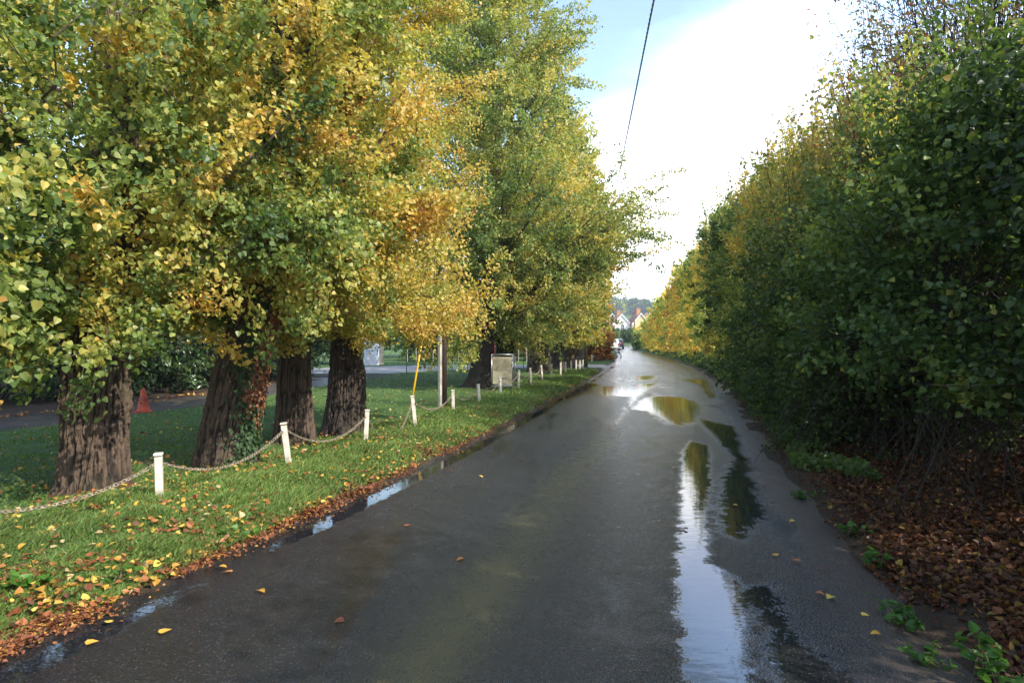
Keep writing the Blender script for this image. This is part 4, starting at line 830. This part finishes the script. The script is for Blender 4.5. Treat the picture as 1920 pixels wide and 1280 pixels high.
# wooded hill far behind
def wood():
    r = np.random.default_rng(77); P = []; Cc = []; S = []
    for k in range(420):
        y = r.uniform(470, 700); x = y*(r.uniform(900, 1420)-960)/F; z = float(zt(y)); h = r.uniform(7, 12)+3*math.sin(x*.03); rr = r.uniform(4, 7); n = 260
        u = rdir(n, r); q = np.array([x, y, z+h*.55])+u*np.array([rr, rr, h*.5])*(r.random((n, 1))**.25)*(1+.25*fbm(u[:, 0]*2+k, u[:, 1]*2, u[:, 2]*2)[:, None])
        P.append(q); y0 = r.choice([.1, .2, .3, .45, .6], p=[.3, .3, .2, .12, .08]); Cc.append(grad(np.full(n, y0)+r.normal(size=n)*.05)*r.uniform(.7, 1.2)); S.append(np.full(n, 1.5))
    P, Cc, S = np.concatenate(P), np.concatenate(Cc), np.concatenate(S); V, Fq, rep = leafgeo(P, S, rdir(len(P), r), rdir(len(P), r), KITE)
    o = npmesh('far_wood', V, Fq, LEAF, fcol=Cc); tag(o, 'distant wooded hill behind the houses', kind='stuff')
wood()

# ------------------------------------------------------------------ grass, weeds and fallen leaves
def in_drive(x, y): return ((y > 34.5) & (y < 43.5) & (x > -12)) | (np.abs(x-np.interp(y, [7.6, 10.2, 11.6, 14.2, 18.5, 22.5, 27, 33], [-19, -12, -9.3, -8.5, -7.9, -7.6, -7.6, -8])) < 1.05)
def grass():
    r = np.random.default_rng(3); n = 420000; y = 1/(1/2.0-r.random(n)*(1/2.0-1/34.)); s = np.where(r.random(n) < .5, r.random(n)*2.2, r.random(n)**1.3*9)
    x = Lx(y)-.06-s; ok = ~in_drive(x, y) & (x > -.85*y-.6)
    ok &= r.random(n) < np.clip(.45+2.6*(s-.05)+.8*noise3(x*2.3, y*2.3, 4.), .15, 1); x, y, s = x[ok], y[ok], s[ok]; n = len(x); z = gz(x, y)-.005
    long_ = 1-sstep(1.6, 2.6, s); h = (.03+.042*long_)*r.uniform(.5, 1.4, n)*(1+.6*noise3(x*3, y*3, 8.)); h = np.maximum(h, .02); wd = .0035+.0006*y
    a = r.uniform(0, 2*np.pi, n); ca, sa = np.cos(a), np.sin(a); b_ = r.uniform(0, 2*np.pi, n); bend = h*r.uniform(.1, .9, n)
    wind = 0.35*h; base = np.stack([x, y, z], 1); o1 = np.stack([ca*wd, sa*wd, 0*wd], 1)
    m1 = base+np.stack([np.cos(b_)*bend*.35+wind*.3, np.sin(b_)*bend*.35, h*.6], 1); tip = base+np.stack([np.cos(b_)*bend+wind, np.sin(b_)*bend, h*r.uniform(.8, 1, n)], 1)
    V = np.stack([base-o1, base+o1, m1+o1*.7, m1-o1*.7, tip], 1).reshape(-1, 3); i = np.arange(n)*5
    F4 = np.stack([i, i+1, i+2, i+3], 1); F3 = np.stack([i+3, i+2, i+4], 1)
    t = np.clip(.5+.6*fbm(x*.8, y*.8, 1.)+r.normal(size=n)*.25, 0, 1)[:, None]; col = np.array([.095, .165, .045])*(1-t)+np.array([.22, .33, .085])*t; dry = (r.random(n) < .06)[:, None]; col = np.where(dry, [.25, .2, .08], col)
    o = npmesh('grass', V, [F4, F3], GRASS, fcol=np.concatenate([col, col])); tag(o, 'green grass of the verge and lawn around the poplars', kind='stuff')
grass()
AUT = np.array([(.34, .12, .045), (.22, .075, .035), (.55, .30, .05), (.60, .42, .08), (.42, .18, .06), (.14, .06, .035), (.5, .38, .2)])
def litter_at(x, y, dz, size, r, flat=.35, pal=None, val=1.):
    n = len(x); z = gz(x, y)+dz; P = np.stack([x, y, z], 1); Nn = unit(np.array([0, 0, 1.])+flat*r.normal(size=(n, 3))); D = unit(np.cross(Nn, rdir(n, r)))
    sh = HEART.copy(); sh[:, 2] *= 1.8; V, Fq, rep = leafgeo(P, size, D, Nn, sh); k = r.choice(len(AUT), n, p=pal if pal is not None else [.26, .2, .14, .12, .16, .08, .04])
    return V, Fq, np.repeat(AUT[k]*r.uniform(.55, 1.2, (n, 1))*val, rep, 0)
def joinl(parts):
    V = []; Fq = []; Cc = []; off = 0
    for v, f, c in parts: V.append(v); Fq.append(f+off); Cc.append(c); off += len(v)
    return np.concatenate(V), np.concatenate(Fq), np.concatenate(Cc)
def litter():
    r = np.random.default_rng(9)
    n = 16000; y = 1/(1/2.0-r.random(n)*(1/2.0-1/40.)); s = np.abs(r.normal(size=n))*.26-.04; near = 1-sstep(3, 7, y); s = s*(1+1.3*near*r.random(n)); x = Lx(y)-s-.02+.07*noise3(y*3, 0., 0.)
    keep = r.random(n) < np.clip(.35+1.1*noise3(x*2, y*1.2, 2.)+.5*near, .04, 1); x, y = x[keep], y[keep]; dz = r.uniform(.012, .05, len(x))
    p1 = litter_at(x, y, dz, r.uniform(.018, .05, len(x)), r, .5, [.34, .28, .07, .05, .14, .12, 0], .8)
    n = 15000; y = 1/(1/2.5-r.random(n)*(1/2.5-1/34.)); s = r.random(n)*np.where(r.random(n) < .45, 2.4, 8.5); x = Lx(y)-s; k = ~in_drive(x, y) & (r.random(n) < .5+.6*noise3(x*1.5, y*1.5, 6.)); x, y = x[k], y[k]
    p2 = litter_at(x, y, r.uniform(.03, .07, len(x)), r.uniform(.022, .055, len(x)), r, .4, [.2, .1, .2, .24, .14, .04, .08])
    n = 13000; y = 1/(1/2.0-r.random(n)*(1/2.0-1/36.)); s = r.normal(size=n)*.10+.04; x = Lx(y)-s+.08*noise3(y*3, 1., 0.); k = r.random(n) < np.clip(.6+.9*noise3(y*2.2, 5., 0.), .08, 1); x, y = x[k], y[k]; n = len(x); z = np.maximum(gz(x, y), zt(y)+.016)
    p3 = list(litter_at(x, y, z-gz(x, y)+r.uniform(0, .02, n), r.uniform(.008, .026, n), r, .5, [.36, .3, .04, .02, .16, .12, .0], .8))
    V, Fq, Cc = joinl([p1, p2, p3]); o = npmesh('fallen_leaves', V, Fq, LITTER, fcol=Cc); tag(o, 'brown, orange and yellow fallen leaves over the left verge', kind='stuff')
    n = 62000; y = 1/(1/2.0-r.random(n)*(1/2.0-1/24.)); s = .12+r.random(n)**1.1*3.0*(1-.5*sstep(8, 16, y)); x = Rx(y)+s; k = r.random(n) < np.clip(sstep(.0, .55, s+.25*noise3(x*2, y*2, 3.)), .04, 1)*np.clip(.9+.6*noise3(x*1.2, y*1.2, 7.), .2, 1); x, y = x[k], y[k]
    V, Fq, Cc = litter_at(x, y, r.uniform(.005, .05, len(x)), r.uniform(.018, .052, len(x)), r, .6, [.36, .30, .06, .03, .12, .12, .01], .38)
    o = npmesh('leaf_litter', V, Fq, LITTER, fcol=Cc); tag(o, 'rusty brown leaf litter beneath the right hedgerow', kind='stuff')
    n = 500; y = r.uniform(10, 28, n); x = np.interp(y, [7.6, 10.2, 11.6, 14.2, 18.5, 22.5, 27, 33], [-19, -12, -9.3, -8.5, -7.9, -7.6, -7.6, -8])-np.abs(r.normal(size=n))*.5-.7
    V, Fq, Cc = litter_at(x, y, .04, r.uniform(.04, .07, n), r); o = npmesh('fallen_leaves', V, Fq, LITTER, fcol=Cc); tag(o, 'leaves strewn on the far edge of the muddy track', kind='stuff')
litter()
def groundcover():
    r = np.random.default_rng(14); n = 60000; y = 1/(1/6.5-r.random(n)*(1/6.5-1/118.)); far = sstep(7, 16, y); s = .35+r.random(n)*(.5+1.5*far)
    x = Rx(y)+s+.15*noise3(y*1.5, 2., 0.); k = r.random(n) < np.clip(.15+far+.8*noise3(x*1.5, y*1.2, 5.), .0, 1); x, y, s, far = x[k], y[k], s[k], far[k]; n = len(x)
    h = r.random(n)*(.08+.35*far*sstep(.3, 1.3, s)); P = np.stack([x, y, gz(x, y)+.02+h], 1); sz = r.uniform(.03, .055, n)*(1+y/22)
    V, Fq, rep = leafgeo(P, sz, unit(rdir(n, r)*[1, 1, .5]), unit(np.array([-.3, -.4, 1.])+.6*r.normal(size=(n, 3))), HEART)
    t = np.clip(.15+.35*fbm(x*.5, y*.5, 2.)+r.normal(size=n)*.08+.15*sstep(25, 60, y), 0, 1); o = npmesh('ground_ivy', V, Fq, LEAF, fcol=np.repeat(grad(t)*r.uniform(.7, 1.3, (n, 1)), rep, 0))
    tag(o, 'low ivy, brambles and weeds at the foot of the right hedgerow', kind='stuff')
groundcover()
# single leaves on the wet asphalt
RG = 'single leaves lying on the wet asphalt'
spots = [(485, 1104, 2), (870, 1045, 4), (1168, 853, 3), (1262, 876, 3), (845, 880, 1), (1455, 1040, 2), (1560, 1115, 3), (1530, 1108, 0), (1615, 1150, 3), (1650, 1185, 2), (1540, 1065, 1), (1490, 975, 3), (1430, 905, 0), (905, 893, 3), (1290, 990, 5),
         (300, 1185, 2), (205, 1165, 3), (160, 1205, 2), (410, 1060, 2), (435, 1070, 4), (1145, 805, 4), (1702, 1165, 3), (1500, 1050, 0), (1375, 945, 2), (980, 860, 4), (760, 985, 1), (645, 1160, 1)]
r = np.random.default_rng(21)
where = ['with a long stalk alone on the dark near left asphalt', 'in the middle of the lane beyond the stalked leaf', 'near the lane centre before the rectangular patch', 'just left of the top of the long puddle', 'by the left gutter just past the brown debris heap', 'on the wet asphalt right of the long puddle',
 'of the close pair on the muddy strip, nearer one', 'of the close pair on the muddy strip, farther one', 'on the muddy strip below the close pair', 'on the muddy strip left of the corner weeds', 'on the muddy strip above the close pair', 'on the muddy strip beside the weed below the bare stems', 'on the right mud edge beside the dark puddle',
 'in the left half of the lane near a small brown leaf', 'floating in the long pale puddle', 'on the left gutter edge near the nearest gutter puddle', 'left of the first gutter leaf, near the bottom left corner', 'lowest in the bottom left gutter', 'touching the left gutter midway to the nearest post', 'right beside the golden gutter leaf',
 'far up the lane before the water pools', 'lowest on the muddy strip near the corner weeds', 'on the mud just above the farther pair', 'at the edge of the dark tree reflection', 'in the left lane half beyond the pale leaf', 'small and shrivelled in the near left lane half', 'on the asphalt right of the stalked leaf']
names = {2: 'golden', 3: 'pale yellow', 0: 'rusty brown', 1: 'dark brown', 4: 'orange brown', 5: 'blackish brown'}
for i, (px_, py_, k) in enumerate(spots):
    x, y = W(px_, py_, .03); z = float(zt(y))+.024
    if x < Lx(y)+.05 or x > Rx(y)-.02: z = max(z, float(gz(x, y))+.02)
    V, Fq, rep = leafgeo(np.array([[0, 0, 0.]]), np.array([r.uniform(.04, .06)]), unit(np.array([[r.normal(), r.normal()*.6, .03]])), unit(np.array([[.15*r.normal(), .15*r.normal(), 1.]])), HEART9*np.array([1, 1, 1.3]))
    V[:, 2] -= V[:, 2].min()
    mb = MB(); mb.add(V, [tuple(f) for f in Fq]); o = npmesh('fallen_leaf', V, Fq, LITTER, fcol=np.repeat(AUT[k][None]*1.1, rep, 0)); o.location = (x, y, z)
    tag(o, '%s fallen leaf %s' % (names[k], where[i]), 'leaf', RG)

# leafy weeds: nettle and bramble seedlings at the road edges
def weed(label, x, y, rad, h, n, size, seed, tint, grp):
    r = np.random.default_rng(seed); z0 = float(gz(x, y)); root = empty('weed', (x, y, z0), 0, label, 'weed', grp); m = 9
    A = np.array([x, y, z0])+np.stack([r.normal(size=m)*rad*.25, r.normal(size=m)*rad*.25, 0*np.ones(m)], 1); B = A+np.stack([r.normal(size=m)*rad*.6, r.normal(size=m)*rad*.6, h*r.uniform(.5, 1, m)], 1)
    V, Fq = tubes([(np.array([a, (a+b)/2+[0, 0, .02], b]), np.array([.004, .003, .002])) for a, b in zip(A, B)], 4); npmesh('stems', V, Fq, TWIG, root)
    t = r.random(n)**.5; k = r.choice(m, n); P = A[k]+(B[k]-A[k])*t[:, None]; Nn = unit(np.array([0, -.2, 1.])+.5*r.normal(size=(n, 3))); D = unit(rdir(n, r)*[1, 1, .3])
    V, Fq, rep = leafgeo(P, size*r.uniform(.6, 1.2, n), D, Nn, HEART); col = np.array(tint)*r.uniform(.7, 1.3, (n, 1)); npmesh('leaves', V, Fq, LEAF, root, fcol=np.repeat(col, rep, 0))
GN = (.07, .17, .03)
WG_ = 'leafy weeds along the right edge of the lane'
for i, (px_, py_, rad, h, lab) in enumerate([(1850, 1240, .2, .22, 'big clump of round-leaved weeds in the bottom right corner'), (1700, 1140, .14, .14, 'weed clump at the mud edge left of the corner clump'), (1590, 985, .14, .13, 'weed clump at the mud edge below the bare stems'),
        (1730, 1200, .10, .1, 'small weed clump spilling toward the mud'), (1500, 915, .12, .12, 'weed clump farther along the mud edge'), (1640, 1040, .10, .12, 'weed clump halfway along the leaf litter')]):
    x, y = W(px_, py_, .1); weed(lab, x, y, rad, h, int(60*rad/.12), .045, 200+i, GN, WG_)
for i, (px_, py_, lab) in enumerate([(30, 1120, 'dock weed with long leaves at the left bottom edge'), (230, 1090, 'small weed among brown leaves, right of the dock'), (610, 1010, 'low weed at the gutter past the nearest post')]):
    x, y = W(px_, py_, .05); x = min(x, float(Lx(y))-.12); weed(lab, x, y, .13, .12, 22, .09 if i == 0 else .05, 220+i, (.09, .22, .03), 'leafy weeds in the left verge')

# ------------------------------------------------------------------ haze
hm = bpy.data.materials.new('haze_air'); hm.use_nodes = True; t_ = hm.node_tree
for n in list(t_.nodes): t_.nodes.remove(n)
ho = t_.nodes.new('ShaderNodeOutputMaterial'); pv = t_.nodes.new('ShaderNodeVolumePrincipled')
pv.inputs['Color'].default_value = (.85, .92, 1, 1); pv.inputs['Density'].default_value = .0006; pv.inputs['Anisotropy'].default_value = .2
t_.links.new(pv.outputs[0], ho.inputs['Volume'])
zm_ = float(gz(np.array([0.]), np.array([2990.]))[0]) if False else -3.
hz = MB().box((60, 420, 27), (1500, 960, 60)).build('haze', hm); tag(hz, 'thin pale autumn haze', kind='stuff')
